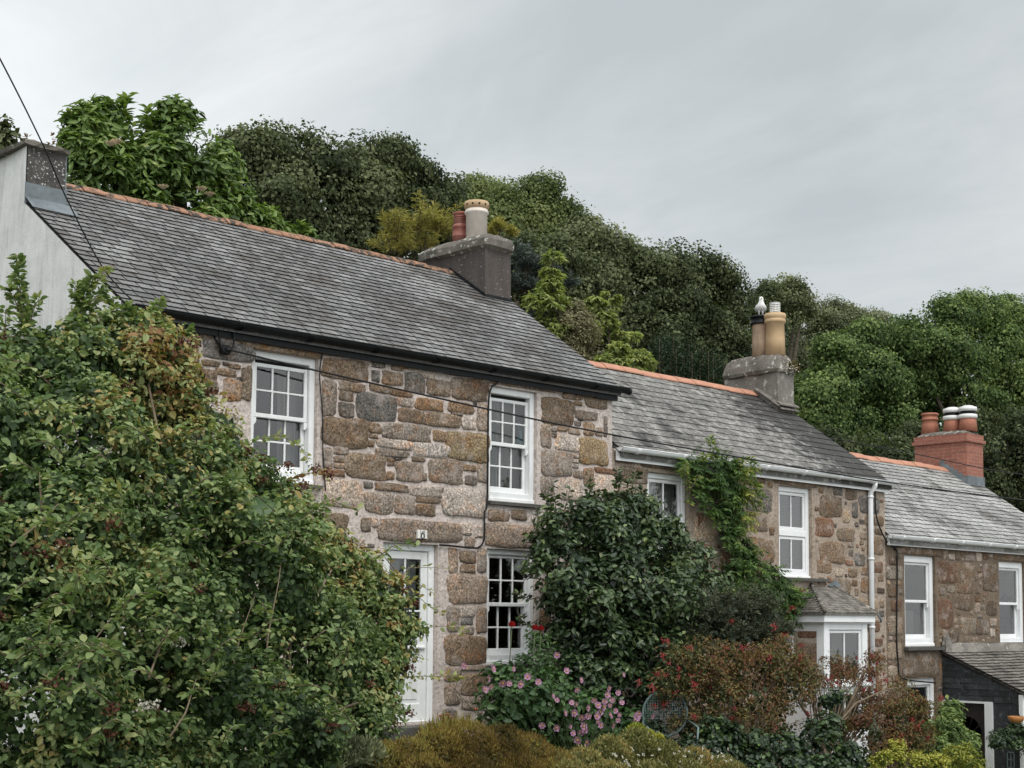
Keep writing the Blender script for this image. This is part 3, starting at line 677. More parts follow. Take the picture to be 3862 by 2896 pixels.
frame_bars(b, x0, x1, z0, z1, yd, yd+.045, .1, .1, .1, .2, .008); zm = z0+.95
b.bev(x0+.1, x1-.1, yd+.002, yd+.045, zm-.07, zm+.07, .008)
b.box(x0+.1, x1-.1, yd+.02, yd+.04, z0+.2, zm-.07); b.bev(x0+.14, x1-.14, yd+.01, yd+.022, z0+.25, zm-.12, .006)
b.bev((x0+x1)/2-.012, (x0+x1)/2+.012, yd+.006, yd+.04, zm+.07, z1-.1, .005); b.bev(x0+.1, x1-.1, yd+.008, yd+.038, zm+.36, zm+.384, .005)
b.bev(x0+.04, x1-.04, yd-.03, yd, zm-.09, zm-.05, .01)
dr = b.build('front_door', M['door'], fr)
b = MB(); b.add([(x0+.1, yd+.024, zm+.07), (x1-.1, yd+.024, zm+.07), (x1-.1, yd+.024, z1-.1), (x0+.1, yd+.024, z1-.1)], [(0, 1, 2, 3)]); b.build('door_glass', M['glass'], fr)
b = MB(); b.box(D1[0]-.1, D1[1]+.15, YF-.32, YF+.06, -1.45, -1.27); b.build('doorstep', M['sill'], H1)
curtain(D1[0]+.19, D1[1]-.19, D1[2]+1.05, D1[3]-.19, YF+.2, 'thin net added to lighten the small panes of the white front door', 9, .008)  # net added only to lighten the door glass
# number plaque
p0 = onY(1576, 1996, YF-.05); p1 = onY(1612, 2034, YF-.05)
xa, xb, za, zb = p0[0], p1[0], p1[2]+.005, p0[2]-.005
pl = empty('number_plaque', ((xa+xb)/2, YF-.05, za), 'cream number tile reading 6 on the granite lintel over the white door', 'house number')
b = MB(); b.bev(xa, xb, YF-.05, YF-.018, za, zb, .004); b.build('tile', M['plaque'], pl)
b = MB(); yy = YF-.0525; w = xb-xa; h = zb-za; cx = (xa+xb)/2
for fx in (.3, .7): b.box(xa+w*fx-.0025, xa+w*fx+.0025, yy, yy+.002, za+h*.04, zb-h*.04)
ring = [(cx+.022*math.cos(t), yy, za+h*.33+.033*math.sin(t)) for t in np.linspace(0, 6.283, 17)]
b.tube(ring, .006, 6, cap=False)
b.tube([(cx-.022, yy, za+h*.36), (cx-.018, yy, za+h*.58), (cx-.002, yy, za+h*.74), (cx+.016, yy, za+h*.88)], .006, 6)
b.build('digit', M['ink'], pl)

# ================================================================== COTTAGE 2 (middle)
Z2, S2, R2 = 2.45, .70, 16.09
H2 = empty('stone_cottage', (18.5, YF, -2.2), 'middle cottage of rough brown stone with white gutter, climbing creeper and slurried roof', 'cottage', 'stepped row of granite cottages')
V1 = (15.74, 16.66, 1.0, 2.13); V2 = (18.89, 19.79, .70, 2.15)
b = MB(); wall_sheet(b, 15.002, 21.95, -3.2, 2.4, [V1, V2, (19.1, 20.16, -1.75, -.01)]); shell(b, 15.002, 21.95, -3.0, 2.43, S2, R2, 'r'); wall2 = b.build('front_wall', M['mortar2'], H2)
rg = random.Random(21); sb = MB()
tk = [(r[0], r[1], r[2], r[3]) for r in taken if r[1] > 14.9]
for a, c, d, e, k in listed:
    if c >= 15.02: stone(sb, a, c, d, e, k, .018, rng=rg)
hx = [(h[0]-.03, h[1]+.03, h[2]-.03, h[3]+.03) for h in (V1, V2, (18.9, 20.4, -2.7, .2))]
lint = [(18.75, 19.95, 2.17, 2.30, 'b'), (16.95, 17.9, 2.08, 2.28, 'b'), (20.0, 20.62, 1.72, 2.06, 'b'), (20.0, 20.7, .98, 1.3, 'b'), (19.92, 20.3, .8, 1.0, 'b'), (16.8, 17.35, 1.2, 1.55, 'p'),
        (20.95, 21.12, 1.75, 2.0, 'd'), (20.5, 21.0, 1.35, 1.55, 'b'), (18.05, 18.7, 1.7, 2.05, 'd'), (18.1, 18.75, .9, 1.28, 'b'), (21.0, 21.3, .95, 1.15, 'd'), (16.85, 17.0, 1.25, 1.6, 'r')]
for r in lint: stone(sb, *r, .014, rng=rg)
more = fill((15.05, 21.9, -2.6, 2.28), tk+hx+[r[:4] for r in lint], [(.4, .75, .22, .36, 2500), (.2, .45, .14, .26, 5000), (.1, .25, .07, .13, 4000), (.06, .12, .04, .07, 3000)], 'bbbdpgrok', .024, rg)
for r, k in more: stone(sb, *r, tuple(v*.88 for v in PAL[k]), .014, rng=rg)
sb.build('stone_cladding', M['stone'], wall2)
b = MB(); roof_base(b, 15.07, 22.0, Z2, S2, 13.52, R2)
slates(b, lambda y: 15.06, lambda y: 22.02, Z2, S2, 13.50, R2-.02, .215, .20, rg, .008, .012, .4, (.25, .75), tn=lambda x, y: .12*math.sin(x*2.3+y*3), jnt=.002)
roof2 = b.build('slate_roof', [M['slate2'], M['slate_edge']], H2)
b = MB(); ridge_tiles(b, 15.1, 21.5, R2, Z2+S2*(R2-YF), S2, .15, .46, .02, rg); b.build('ridge_tiles', M['tile'], roof2)
b = MB(); b.box(15.02, 22.0, YF-.08, YF-.05, 2.225, 2.40); b.box(15.02, 22.0, YF-.13, YF-.02, 2.37, 2.385); b.build('fascia_board', M['upvc'], H2)
b = MB(); gutter(b, 15.0, 22.08, YF-.145, 2.40, .062, 1.0); b.build('gutter', M['upvc'], H2)
b = MB(); zz = [(21.42, YF-.145, 2.36), (21.42, YF-.145, 2.30), (21.42, YF-.06, 2.2), (21.42, YF-.055, 2.1), (21.42, YF-.055, -2.6)]
b.tube(zz, .046, 12); [b.tube([(21.42, YF-.055, z), (21.42, YF-.055, z+.035)], .056, 12) for z in (2.1, 1.05, -.1, -1.2)]
b.build('downpipe', M['upvc'], H2)
DX0, DX1, DY0, DY1 = 21.50, 21.99, 15.52, 16.72
b = MB(); stack(b, DX0, DX1, DY0, DY1, 3.4, 4.52); ch2 = b.build('chimney', M['stack2'], H2)
b = MB(); rough_cap(b, DX0, DX1, DY0, DY1, [(.0, 4.48), (.05, 4.50), (.058, 4.56), (.03, 4.66), (.0, 4.76), (-.07, 4.85), (-.17, 4.88)], 5, 6, .012); b.build('chimney_cap', M['cap'], ch2)
b = MB(); zl = lambda y: Z2+S2*(y-YF)+.04
for k, (ya, yb_) in enumerate(((16.0, 15.78), (15.84, 15.62), (15.68, 15.44))):      # weathering slates let into the flank
    b.add([(DX0-.07, ya, zl(ya)+.10), (DX0+.01, ya, zl(ya)+.13), (DX0+.01, yb_, zl(yb_)+.16), (DX0-.08, yb_, zl(yb_)+.11), (DX0-.07, ya, zl(ya)+.085), (DX0-.08, yb_, zl(yb_)+.095)], [(0, 1, 2, 3), (0, 3, 5, 4)], tint=.4)
for dz in (.02, .09): b.add([(DX0-.06, DY0-.10, zl(DY0)+dz), (DX1+.03, DY0-.10, zl(DY0)+dz), (DX1+.03, DY0, zl(DY0)+dz+.06), (DX0-.06, DY0, zl(DY0)+dz+.06), (DX0-.06, DY0-.1, zl(DY0)+dz-.02), (DX1+.03, DY0-.1, zl(DY0)+dz-.02)], [(0, 1, 2, 3), (4, 5, 1, 0)], tint=.5)
b.build('weathering_slates', M['slate4'], ch2)
DXm = (DX0+DX1)/2
cA = potpos(2871, 1345, DXm, 4.84); cB = potpos(2924, 1335, DXm, 4.84)
pA = pot(ch2, cA, [(.17, 0), (.165, .3), (.16, .62), (.17, .63), (.165, .66)], 'pot_buff2')
b = MB(); b.lathe((cA[0], cA[1], cA[2]+.62), [(.155, 0), (.19, .0), (.2, .03), (.18, .05), (.17, .08), (.15, .1), (.155, .12), (.2, .13), (.2, .15), (.15, .175), (.05, .185)], 20); b.build('cowl', M['black'], pA)
pB = pot(ch2, cB, [(.185, 0), (.175, .3), (.168, .60), (.19, .61), (.198, .64), (.19, .67), (.18, .68), (.2, .7), (.205, .74), (.19, .78), (.14, .79)], 'pot_buff')
b = MB()
for k in range(6): b.lathe((cB[0], cB[1], cB[2]+.78+k*.033), [(.075, 0), (.098, 0), (.098, .02), (.075, .02)], 20)
for k in range(8): a = k*math.pi/4; b.tube([(cB[0]+.085*math.cos(a), cB[1]+.085*math.sin(a), cB[2]+.77), (cB[0]+.085*math.cos(a), cB[1]+.085*math.sin(a), cB[2]+.98)], .009, 5)
b.lathe((cB[0], cB[1], cB[2]+.975), [(.1, 0), (.1, .012), (.04, .02)], 20)
b.build('vent_terminal', M['metal_white'], pB)
wv1 = plastic_window(H2, *V1, 1.42); wv2 = plastic_window(H2, *V2, 1.41)
curtain(V1[0]-.06, V1[1]-.1, V1[2]+.1, V1[3]-.1, YF+.17, 'pale net added for the sky reflection in the window between camellia and creeper', 7, .02)  # added pale cloth, standing in for reflected sky in the glass
b = MB(); b.box(V2[0]-.05, V2[1]+.35, YF-.09, YF+.06, V2[2]-.05, V2[2]-.003); b.build('sill_slab', M['sill'], wv2)
b = MB()
for k in range(44):
    z = V2[2]+.1+k*.03
    if z < V2[3]-.1: b.box(V2[0]+.09, V2[1]-.09, YF+.16, YF+.175, z, z+.024)
tag(b.build('window_blind', M['curtain']), 'white slatted blind closed behind the window above the bay roof', 'blind')
# bay window
b = MB(); e = .14; A, B_, C_, D_ = (18.90, 12.80, e), (20.36, 12.80, e), (19.74, YF-.005, .57), (20.38, YF-.005, .57); E_ = (18.90, YF-.005, e)
b.add([A, B_, D_, C_, E_] + [(p[0], p[1], p[2]-.03) for p in (A, B_, D_, C_, E_)], [(0, 1, 2, 3), (4, 0, 3), (0, 5, 6, 1), (4, 9, 5, 0), (1, 6, 7, 2)], tint=.3)
n = 12
for i in range(n):
    t0, t1_ = i/n, (i+1.5)/n
    y0_ = A[1]+(C_[1]-A[1])*t0; y1_ = min(C_[1], A[1]+(C_[1]-A[1])*t1_); z0_ = e+(.57-e)*t0; z1_ = e+(.57-e)*min(1, t1_)
    xl = A[0]+(C_[0]-A[0])*t0; x = xl-(.05 if i % 2 else 0)
    while x < 20.36:
        w = rg.uniform(.07, .15); l, r = max(x, xl), min(x+w, 20.39); x += w
        if r-l > .01: b.add([(l+.002, y0_-.004, z0_+.022), (r-.002, y0_-.004, z0_+.022), (r-.002, y1_, z1_+.006), (l+.002, y1_, z1_+.006), (l, y0_-.004, z0_+.006), (r, y0_-.004, z0_+.006)], [(0, 1, 2, 3), (4, 5, 1, 0)], tint=rg.random())
    y = y0_-(.05 if i % 2 else 0)
    while y < YF:
        w = rg.uniform(.07, .15); l, r = max(y, y0_), min(y+w, YF); y += w
        x1_ = A[0]+(C_[0]-A[0])*min(1, t1_)
        if r-l > .01: b.add([(xl-.004, r-.002, z0_+.022), (xl-.004, l+.002, z0_+.022), (x1_, l+.002, z1_+.006), (x1_, r-.002, z1_+.006), (xl-.004, r, z0_+.004), (xl-.004, l, z0_+.004)], [(0, 1, 2, 3), (4, 5, 1, 0)], tint=rg.random()*.8)
by = b.build('bay_roof', M['slate4'], H2)
b = MB(); b.tube([(A[0]-.01, A[1]-.01, A[2]+.025), (C_[0], C_[1], C_[2]+.03)], .03, 8); b.build('hip_mortar', M['cap'], by); b = MB(); b.tube([(B_[0]+.005, B_[1], B_[2]+.01), (D_[0], D_[1], D_[2]+.02)], .02, 8); b.build('verge_mortar', M['cap'], by)
b = MB(); b.add([(20.2, YF-.01, .60), (20.45, YF-.02, .70), (20.62, YF-.02, .50), (20.42, YF-.3, .42)], [(0, 3, 2, 1)]); b.build('lead_flashing', M['lead'], by)
b = MB(); b.bev(18.93, 20.34, 12.83, 12.87, -.0, .125, .006); b.box(18.93, 18.97, 12.871, YF-.004, -.0, .125)
b.box(18.97, 20.30, 12.872, YF-.004, -.02, -.004)
b.bev(19.02, 19.16, 12.90, 13.04, -2.6, -.004, .008); b.bev(20.08, 20.22, 12.90, 13.04, -2.6, -.004, .008)
b.bev(19.16, 20.08, 12.91, 13.0, -.12, -.004, .008); b.bev(19.16, 20.08, 12.91, 13.0, -1.08, -.94, .008); b.bev(19.16, 20.08, 12.91, 13.0, -2.6, -1.75, .008)
b.bev(18.99, 20.25, 12.86, 12.908, -1.0, -.95, .008)
b.box(19.025, 19.09, 13.042, YF-.004, -.14, -.004); b.box(19.025, 19.09, 13.042, YF-.004, -1.1, -.94); b.box(19.025, 19.09, 13.5, YF-.006, -.94, -.14)
b.box(19.03, 19.09, 13.042, YF-.004, -2.6, -1.1); b.box(20.15, 20.215, 13.042, YF-.004, -2.6, -.02)
bw = b.build('bay_frame', M['upvc'], by)
sash(by, 19.165, 20.075, -.935, -.125, 12.93, 2, 1, .05, .045, .05, M['upvc'], bar=.024); sash(by, 19.165, 20.075, -1.745, -1.085, 12.93, 2, 1, .05, .045, .05, M['upvc'], bar=.024)
b = MB(); b.add([(19.05, 13.05, -.94), (19.05, 13.5, -.94), (19.05, 13.5, -.14), (19.05, 13.05, -.14)], [(0, 1, 2, 3)]); b.build('glass_pane', M['glass'], by)
curtain(19.72, 20.07, -.92, -.13, 13.22, 'white curtain drawn to the right inside the slate roofed bay window', 5, .03)
# swan-neck pipe beside the downpipe
b = MB(); b.tube([(20.85, YF-.02, .17), (20.95, YF-.12, .18), (21.1, YF-.2, .18), (21.24, YF-.27, .14), (21.30, YF-.3, .06), (21.31, YF-.3, -.0)], .02, 8); b.build('swan_neck_pipe', M['grey'], H2)

# ================================================================== COTTAGE 3 (far right)
Z3, S3, R3 = 1.53, .70, 16.18
H3 = empty('stone_cottage', (25.5, YF, -3.0), 'lowest cottage at the right with pale slates, red brick chimney and slate hung porch', 'cottage', 'stepped row of granite cottages')
U1 = (22.55, 23.58, -.42, 1.18); U2 = (25.90, 26.92, -.42, 1.18); U3 = (22.60, 23.56, -2.3, -.97)
b = MB(); wall_sheet(b, 21.952, 29.05, -4.2, 1.5, [U1, U2, U3]); shell(b, 21.952, 29.05, -4.0, 1.5, S3, R3, 'r'); wall3 = b.build('front_wall', M['mortar3'], H3)
rg = random.Random(33); sb = MB()
hx = [(h[0]-.03, h[1]+.03, h[2]-.03, h[3]+.03) for h in (U1, U2, U3)]
lint = [(22.35, 23.75, 1.2, 1.36, 'b'), (25.75, 27.0, 1.2, 1.36, 'b'), (22.45, 23.62, -.93, -.52, 'b'), (23.66, 24.3, .72, 1.1, 'r'), (23.66, 24.15, -.1, .42, 'r'), (24.3, 24.95, .55, 1.1, 'b'), (25.3, 25.85, .6, 1.1, 'b'), (22.0, 22.45, -.2, .1, 'p'), (21.98, 22.4, -.62, -.35, 'p'), (22.0, 22.28, -1.0, -.75, 'p'), (23.7, 24.4, -1.1, -.4, 'b')]
for r in lint: stone(sb, *r[:4], tuple(v*.8 for v in PAL[r[4]]), .012, rng=rg)
more = fill((21.97, 29.0, -3.2, 1.34), hx+[r[:4] for r in lint], [(.3, .6, .18, .3, 700), (.15, .35, .1, .18, 2500), (.07, .2, .05, .1, 5000), (.05, .11, .03, .06, 4000)], 'bbdpplrg', .026, rg)
for r, k in more: stone(sb, *r, tuple(v*(.62 if (r[1]-r[0]) > .2 else .85) for v in PAL[k]), .012, rng=rg)
sb.build('stone_cladding', M['stone'], wall3)
b = MB(); roof_base(b, 21.97, 29.1, Z3, S3, 13.52, R3)
slates(b, lambda y: 21.96, lambda y: 29.12, Z3, S3, 13.50, R3-.02, .15, .17, rg, .010, .012, .35, (.2, .8), jnt=.006, tn=lambda x, y: .18*math.sin(x*1.9+y*3.2))
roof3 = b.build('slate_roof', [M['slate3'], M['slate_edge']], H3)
b = MB(); ridge_tiles(b, 22.0, 28.5, R3, Z3+S3*(R3-YF), S3, .15, .46, .02, rg); b.build('ridge_tiles', M['tile'], roof3)
b = MB(); b.box(21.93, 29.1, YF-.08, YF-.05, 1.325, 1.49); b.box(21.93, 29.1, YF-.13, YF-.02, 1.455, 1.47); b.build('fascia_board', M['upvc'], H3)
b = MB(); gutter(b, 21.88, 29.15, YF-.145, 1.485, .062, 1.0); b.build('gutter', M['upvc'], H3)
EX0, EX1, EY0, EY1 = 28.38, 29.08, 15.62, 16.86
b = MB(); stack(b, EX0, EX1, EY0, EY1, 2.6, 3.86); b.box(EX0-.045, EX1+.045, EY0-.045, EY1+.045, 3.86, 3.93); b.box(EX0-.012, EX1+.012, EY0-.012, EY1+.012, 3.93, 4.04); ch3 = b.build('chimney', M['brick'], H3)
b = MB(); rough_cap(b, EX0, EX1, EY0, EY1, [(-.0, 4.04), (.0, 4.055), (-.1, 4.12), (-.18, 4.14)], 6, 5, .008); b.build('chimney_cap', M['cap'], ch3)
b = MB(); zl = lambda y: Z3+S3*(y-YF)+.03
for k in range(7):
    y = EY0+k*.105
    if y < R3: b.box(EX0-.014-.001*k, EX0-.002, y-.005, y+.11, zl(y)-.1, zl(y)+.17)
b.box(EX0-.016, EX1+.02, EY0-.02, EY0-.004, zl(EY0)-.1, zl(EY0)+.18); b.build('lead_flashing', M['lead'], ch3)
EXm = (EX0+EX1)/2
tp = [(.20, 0), (.175, .22), (.16, .31), (.185, .32), (.185, .35), (.165, .36), (.165, .42), (.19, .43), (.195, .46), (.17, .475), (.12, .47)]
for x, y, cowl in ((3508, 1638, 0), (3592, 1630, 1), (3651, 1626, 1)):
    c = potpos(x, y, EXm, 4.12); pp = pot(ch3, c, tp if not cowl else tp[:3], 'pot_terra')
    if cowl:
        b = MB(); z = c[2]+.27
        for (z0_, r) in ((z, .195), (z+.16, .19)): b.lathe((c[0], c[1], z0_), [(r*.8, 0), (r, .01), (r+.008, .05), (r, .09), (r*.8, .1)], 22)
        b.lathe((c[0], c[1], z+.25), [(.18, 0), (.1, .035), (.02, .045)], 22); b.build('cowl_cap', M['metal_white'], pp)
        b = MB(); b.lathe((c[0], c[1], z+.1), [(.165, 0), (.165, .062)], 22); b.build('cowl_mesh', M['black'], pp)
wu1 = sash_window(H3, *U1, 1, 1, 0., .05, 'upvc', .1, .12, .14, .49); wu2 = sash_window(H3, *U2, 1, 1, 0., .05, 'upvc', .1, .12, .14, .49)
wu3 = sash_window(H3, *U3, 1, 1, 0., .05, 'upvc', .1, .12, .14, .49)
b = MB(); b.box(U1[0]-.06, U1[1]+.12, YF-.10, YF+.06, U1[2]-.06, U1[2]-.003); b.build('sill_slab', M['sill'], wu1)
b = MB(); b.bev(22.95, 23.33, YF+.3, YF+.33, -.3, .22, .01); tag(b.build('white_panel', M['plaque']), 'plain white board standing inside the lower pane of the sash window left of the porch', 'board')
# porch: lean-to with slate-hung cheek, door facing up the street
PX0 = 23.76; pyf, pzt, pze = 12.09, -.50, -1.17
ps = (pzt-pze)/(YF-pyf); b = MB(); dk = [(PX0, YF-.004, -.56), (PX0, pyf+.02, -1.21), (PX0, pyf+.02, -1.36), (PX0, YF-.004, -1.36)]
b.add(dk+[(p[0]+.05, p[1], p[2]) for p in dk], [(3, 2, 1, 0), (4, 5, 6, 7), (2, 3, 7, 6)], tint=.3)
for i in range(8):
    z = -1.37+i*.105; y = pyf+.02+(i % 2)*.09
    while y < YF-.02:
        w = rg.uniform(.14, .22); l, r = y, min(y+w, YF-.01); y += w
        ztop = lambda q: -.555-ps*(YF-q)
        if z > ztop(l)-.03: continue
        g = rg.uniform(-.006, .006)
        hi = lambda q: min(z+.15, ztop(q))
        b.add([(PX0-.016, r-.003, z+g), (PX0-.016, l+.003, z+g), (PX0-.002, l+.003, hi(l)), (PX0-.002, r-.003, hi(r)), (PX0-.004, r, z+g), (PX0-.004, l, z+g)], [(0, 1, 2, 3), (4, 5, 1, 0)], tint=rg.random())
porch = b.build('porch', M['slate_hung'], H3)
b = MB(); b.add([(PX0-.06, pyf-.06, pze-.01), (28.2, pyf-.06, pze-.01), (28.2, YF-.01, pzt+.02), (PX0-.06, YF-.01, pzt+.02)] + [(PX0-.06, pyf-.06, pze-.06), (28.2, pyf-.06, pze-.06), (28.2, YF-.01, pzt-.03), (PX0-.06, YF-.01, pzt-.03)], [(0, 1, 2, 3), (3, 7, 4, 0), (0, 4, 5, 1), (4, 7, 6, 5)], tint=.3)
slates(b, lambda y: PX0-.08, lambda y: 28.2, pze+.0, ps, pyf-.07, YF-.03, .115, .15, rg, .014, .012, .4, (.1, .9), y0=pyf)
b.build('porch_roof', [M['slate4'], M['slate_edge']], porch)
b = MB(); rough_cap(b, PX0+.0, 28.2, YF-.10, YF-.02, [(.03, pzt-.03), (.02, pzt+.05), (-.02, pzt+.13)], 4, 14, .016)
rough_cap(b, PX0-.02, PX0+.14, YF-.12, YF-.03, [(.02, pzt-.02), (.03, pzt+.12), (.0, pzt+.24), (-.05, pzt+.28)], 7, 3, .02); b.build('mortar_flaunching', M['stack2'], porch)
b = MB(); b.box(PX0-.05, PX0+.06, 13.535, YF-.006, -3.1, -1.365); b.box(PX0-.05, PX0+.06, 12.66, 12.80, -3.1, -1.365); b.box(PX0-.048, PX0+.06, 12.80, 13.535, -1.40, -1.367)
b.box(PX0-.05, PX0+.07, pyf+.0, pyf+.07, -3.2, -1.22); b.build('door_surround', M['porch_wood'], porch)
b = MB(); b.box(PX0+.02, PX0+.06, 12.80, 13.535, -3.1, -1.40); dd = b.build('porch_door', M['dark_door'], porch)
b = MB(); cy, cz = 13.16, -1.98
for k in range(5):
    a0, a1 = math.pi*(k+.06)/5, math.pi*(k+.94)/5
    pts = [(PX0+.012, cy+.07*math.cos(a), cz+.07*math.sin(a)) for a in (a0, (a0+a1)/2, a1)] + [(PX0+.012, cy+.27*math.cos(a), cz+.34*math.sin(a)) for a in (a1, (a0+a1)/2, a0)]
    b.add(pts, [tuple(range(6)), tuple(range(5, -1, -1))])
b.build('fanlight', M['fan'], dd)
b = MB(); b.box(PX0+.0, PX0+.05, pyf+.07, 12.66, -3.2, -1.365); b.box(PX0+.05, 28.2, pyf+.03, pyf+.06, -3.4, -1.2); b.build('porch_wall', M['slate_hung'], porch)
b = MB(); fy0, fy1, fz0, fz1 = 12.28, 12.42, -2.75, -2.2
frame = [(fy0, fy0+.015, fz0, fz1), (fy1-.015, fy1, fz0, fz1), (fy0, fy1, fz1-.02, fz1), (fy0, fy1, fz0, fz0+.02)] + [(fy0, fy1, fz0+(fz1-fz0)*k/4-.006, fz0+(fz1-fz0)*k/4+.006) for k in (1, 2, 3)]
for a, c, d, e_ in frame: b.box(PX0-.012, PX0-.001, a, c, d, e_)
b.box(PX0-.010, PX0-.001, (fy0+fy1)/2-.005, (fy0+fy1)/2+.005, fz0, fz1)
b.build('lattice_window', M['chair'], porch)
sg = onX(3648, 2806, PX0+.0)
osg = empty('oval_sign', (sg[0]-.01, sg[1], sg[2]-.11), 'white oval sign reading 4 low on the dark porch door', 'house number')
b = MB(); b.add([(PX0+.004, sg[1]+.062*math.cos(t), sg[2]+.085*math.sin(t)) for t in np.linspace(0, 6.283, 25)[:-1]] + [(PX0+.018, sg[1]+.062*math.cos(t), sg[2]+.085*math.sin(t)) for t in np.linspace(0, 6.283, 25)[:-1]],
      [tuple(range(23, -1, -1))] + [(i, (i+1) % 24, 24+(i+1) % 24, 24+i) for i in range(24)]); b.build('oval_plate', M['plate'], osg)
b = MB(); xx = PX0+.0015; q = lambda u, v: (xx, sg[1]-u, sg[2]+v)
b.tube([q(.014, -.05), q(.014, .05), q(-.028, -.018), q(.03, -.018)], .0055, 6); b.build('digit', M['ink'], osg)

# ------------------------------------------------------------------ cables
def cable(name, pts, r, label, cat='cable', n=10, sag=0., group=None, mt='cable'):
    P = [np.array(p, float) for p in pts]; out = []
    for i in range(len(P)-1):
        p0, p1, p2, p3 = P[max(i-1, 0)], P[i], P[i+1], P[min(i+2, len(P)-1)]
        for k in range(n):
            t = k/n; out.append(.5*((2*p1)+(-p0+p2)*t+(2*p0-5*p1+4*p2-p3)*t*t+(-p0+3*p1-3*p2+p3)*t**3))
    out.append(P[-1])
    if sag:
        m = len(out)-1
        for i in range(m+1): out[i] = out[i] - np.array([0, 0, sag*4*(i/m)*(1-i/m)])
    b = MB(); b.tube(out, r, 6); return tag(b.build(name, M[mt]), label, cat, group)
br = onY(850, 1318, YF-.06)
b = MB(); t_ = np.linspace(0, 6.9, 26); b.tube([(br[0]+.0+.10*math.cos(a)*(1-.02*a), br[1]-.01-.004*a, br[2]+.12+.16*math.sin(a)) for a in t_], .012, 6)
b.bev(br[0]-.05, br[0]+.05, br[1]-.02, br[1]+.05, br[2]-.05, br[2]+.05, .01); b.tube([br, br+np.array([.03, -.06, -.01])], .03, 8); b.tube([br+np.array([-.05, 0, .0]), br+np.array([-.12, .03, .12]), br+np.array([-.05, .045, .24])], .011, 6)
tag(b.build('cable_bracket', M['cable']), 'black cable bracket with a slack loop left of the half hidden sash window', 'bracket')
s0 = br + np.array([.03, -.06, -.01])
cable('overhead_cable', [s0, onY(1187, 1396, 13.45), onY(1900, 1556, 13.2), onY(2292, 1636, 13.05), onY(2700, 1709, 12.85), onY(3345, 1818, 12.55), onY(3862, 1886, 12.2), onY(4300, 1935, 11.9)], .011, 'black overhead cable slung across the fronts of all three cottages')
e0 = np.array([7.46, YF-.16, 3.27])
cable('overhead_cable', [onY(-260, -250, 10.2), onY(0, 222, 11.6), onY(163, 548, 12.9), onY(245, 735, 13.25), onY(385, 1005, 13.45), e0], .007, 'thin line running from the sky past the white gable chimney down to the eave')
cable('overhead_cable', [onY(2990, 1638, 15.6), onY(3160, 1657, 15.3), onY(3457, 1713, 14.8), onY(3709, 1766, 14.5), onY(3862, 1790, 14.2), onY(4200, 1835, 13.7)], .009, 'faint wire crossing in front of the red brick chimney', n=6)
cable('wall_cable', [onY(1240, 1285, YF-.05), onY(1215, 1340, YF-.03), onY(1206, 1420, YF-.03), onY(1216, 1560, YF-.03), onY(1218, 1700, YF-.03), onY(1228, 1850, YF-.03)], .008, 'thin black cable running down the wall right of the half hidden sash window')
cable('wall_cable', [onY(1905, 1405, YF-.05), onY(1880, 1440, YF-.05), onY(1850, 1470, YF-.04), onY(1842, 1560, YF-.03), onY(1838, 1880, YF-.035), onY(1828, 1935, YF-.035), onY(1826, 2030, YF-.035), onY(1808, 2062, YF-.035), onY(1780, 2066, YF-.035), onY(1700, 2058, YF-.035), onY(1658, 2055, YF-.035)], .012, 'black cable dropping from the camellia side window and turning to the white door')
cable('wall_cable', [onY(3300, 1850, YF-.06), onY(3306, 1950, YF-.06), onY(3340, 2035, YF-.06), onY(3378, 2070, YF-.03), onY(3384, 2120, YF-.03), onY(3382, 2400, YF-.03), onY(3388, 2500, YF-.03), onY(3394, 2548, YF-.03), onY(3430, 2565, YF-.03), onY(3530, 2575, YF-.03)], .013, 'black cable running down the lowest cottage left of its sash window')
cable('wall_cable', [onY(3372, 2068, YF-.06), onY(3420, 2058, YF-.06), onY(3520, 2068, YF-.06), onY(3650, 2072, YF-.06), onY(3862, 2078, YF-.06)], .008, 'thin dark cable pinned under the right hand gutter of the lowest cottage')
cable('eaves_cable', [onY(2820, 1790, YF-.02), onY(2950, 1808, YF-.02), onY(3120, 1832, YF-.02), onY(3290, 1850, YF-.05)], .009, 'grey cable clipped under the white gutter of the middle cottage')

# ------------------------------------------------------------------ gull, toy, plate
def loft(b, secs, n=14, **k):
    vs = []; fs = []
    for (c, rx, ry) in secs:
        for j in range(n): a = 2*math.pi*j/n; vs.append((c[0]+rx*math.cos(a), c[1]+ry*math.sin(a), c[2]))
    for i in range(len(secs)-1): fs += [(i*n+j, i*n+(j+1) % n, (i+1)*n+(j+1) % n, (i+1)*n+j) for j in range(n)]
    fs += [tuple(range(n-1, -1, -1)), tuple((len(secs)-1)*n+j for j in range(n))]
    b.add(vs, fs, smooth=True, **k)
gx, gy, gz0 = cA[0], cA[1], cA[2]+.805
gu = empty('gull', (gx, gy, gz0), 'white gull standing on the cowled buff chimney pot', 'bird')
b = MB(); G = lambda x, y, z: (gx+x, gy+y, gz0+z)
d = np.array([-.72, -.69])                    # it faces the street corner
def gp_(f, z): return G(d[0]*f, d[1]*f, z)
loft(b, [(gp_(-.10, .072), .03, .03), (gp_(-.07, .085), .07, .07), (gp_(-.02, .12), .092, .092), (gp_(.01, .165), .086, .086), (gp_(.03, .205), .066, .066), (gp_(.045, .24), .046, .046), (gp_(.05, .275), .04, .04), (gp_(.055, .305), .04, .04), (gp_(.05, .33), .028, .028), (gp_(.05, .338), .01, .01)])
for s_ in (-1, 1):
    lx, ly = -d[1]*.035*s_, d[0]*.035*s_
    b.tube([G(lx, ly, .1), G(lx, ly, .05), G(lx*1.05, ly*1.05, .0)], [.014, .008, .007], 6)
    b.tube([G(lx, ly, .004), G(lx+d[0]*.05, ly+d[1]*.05, .004)], [.008, .012], 5)
b.build('body', M['gull'], gu)
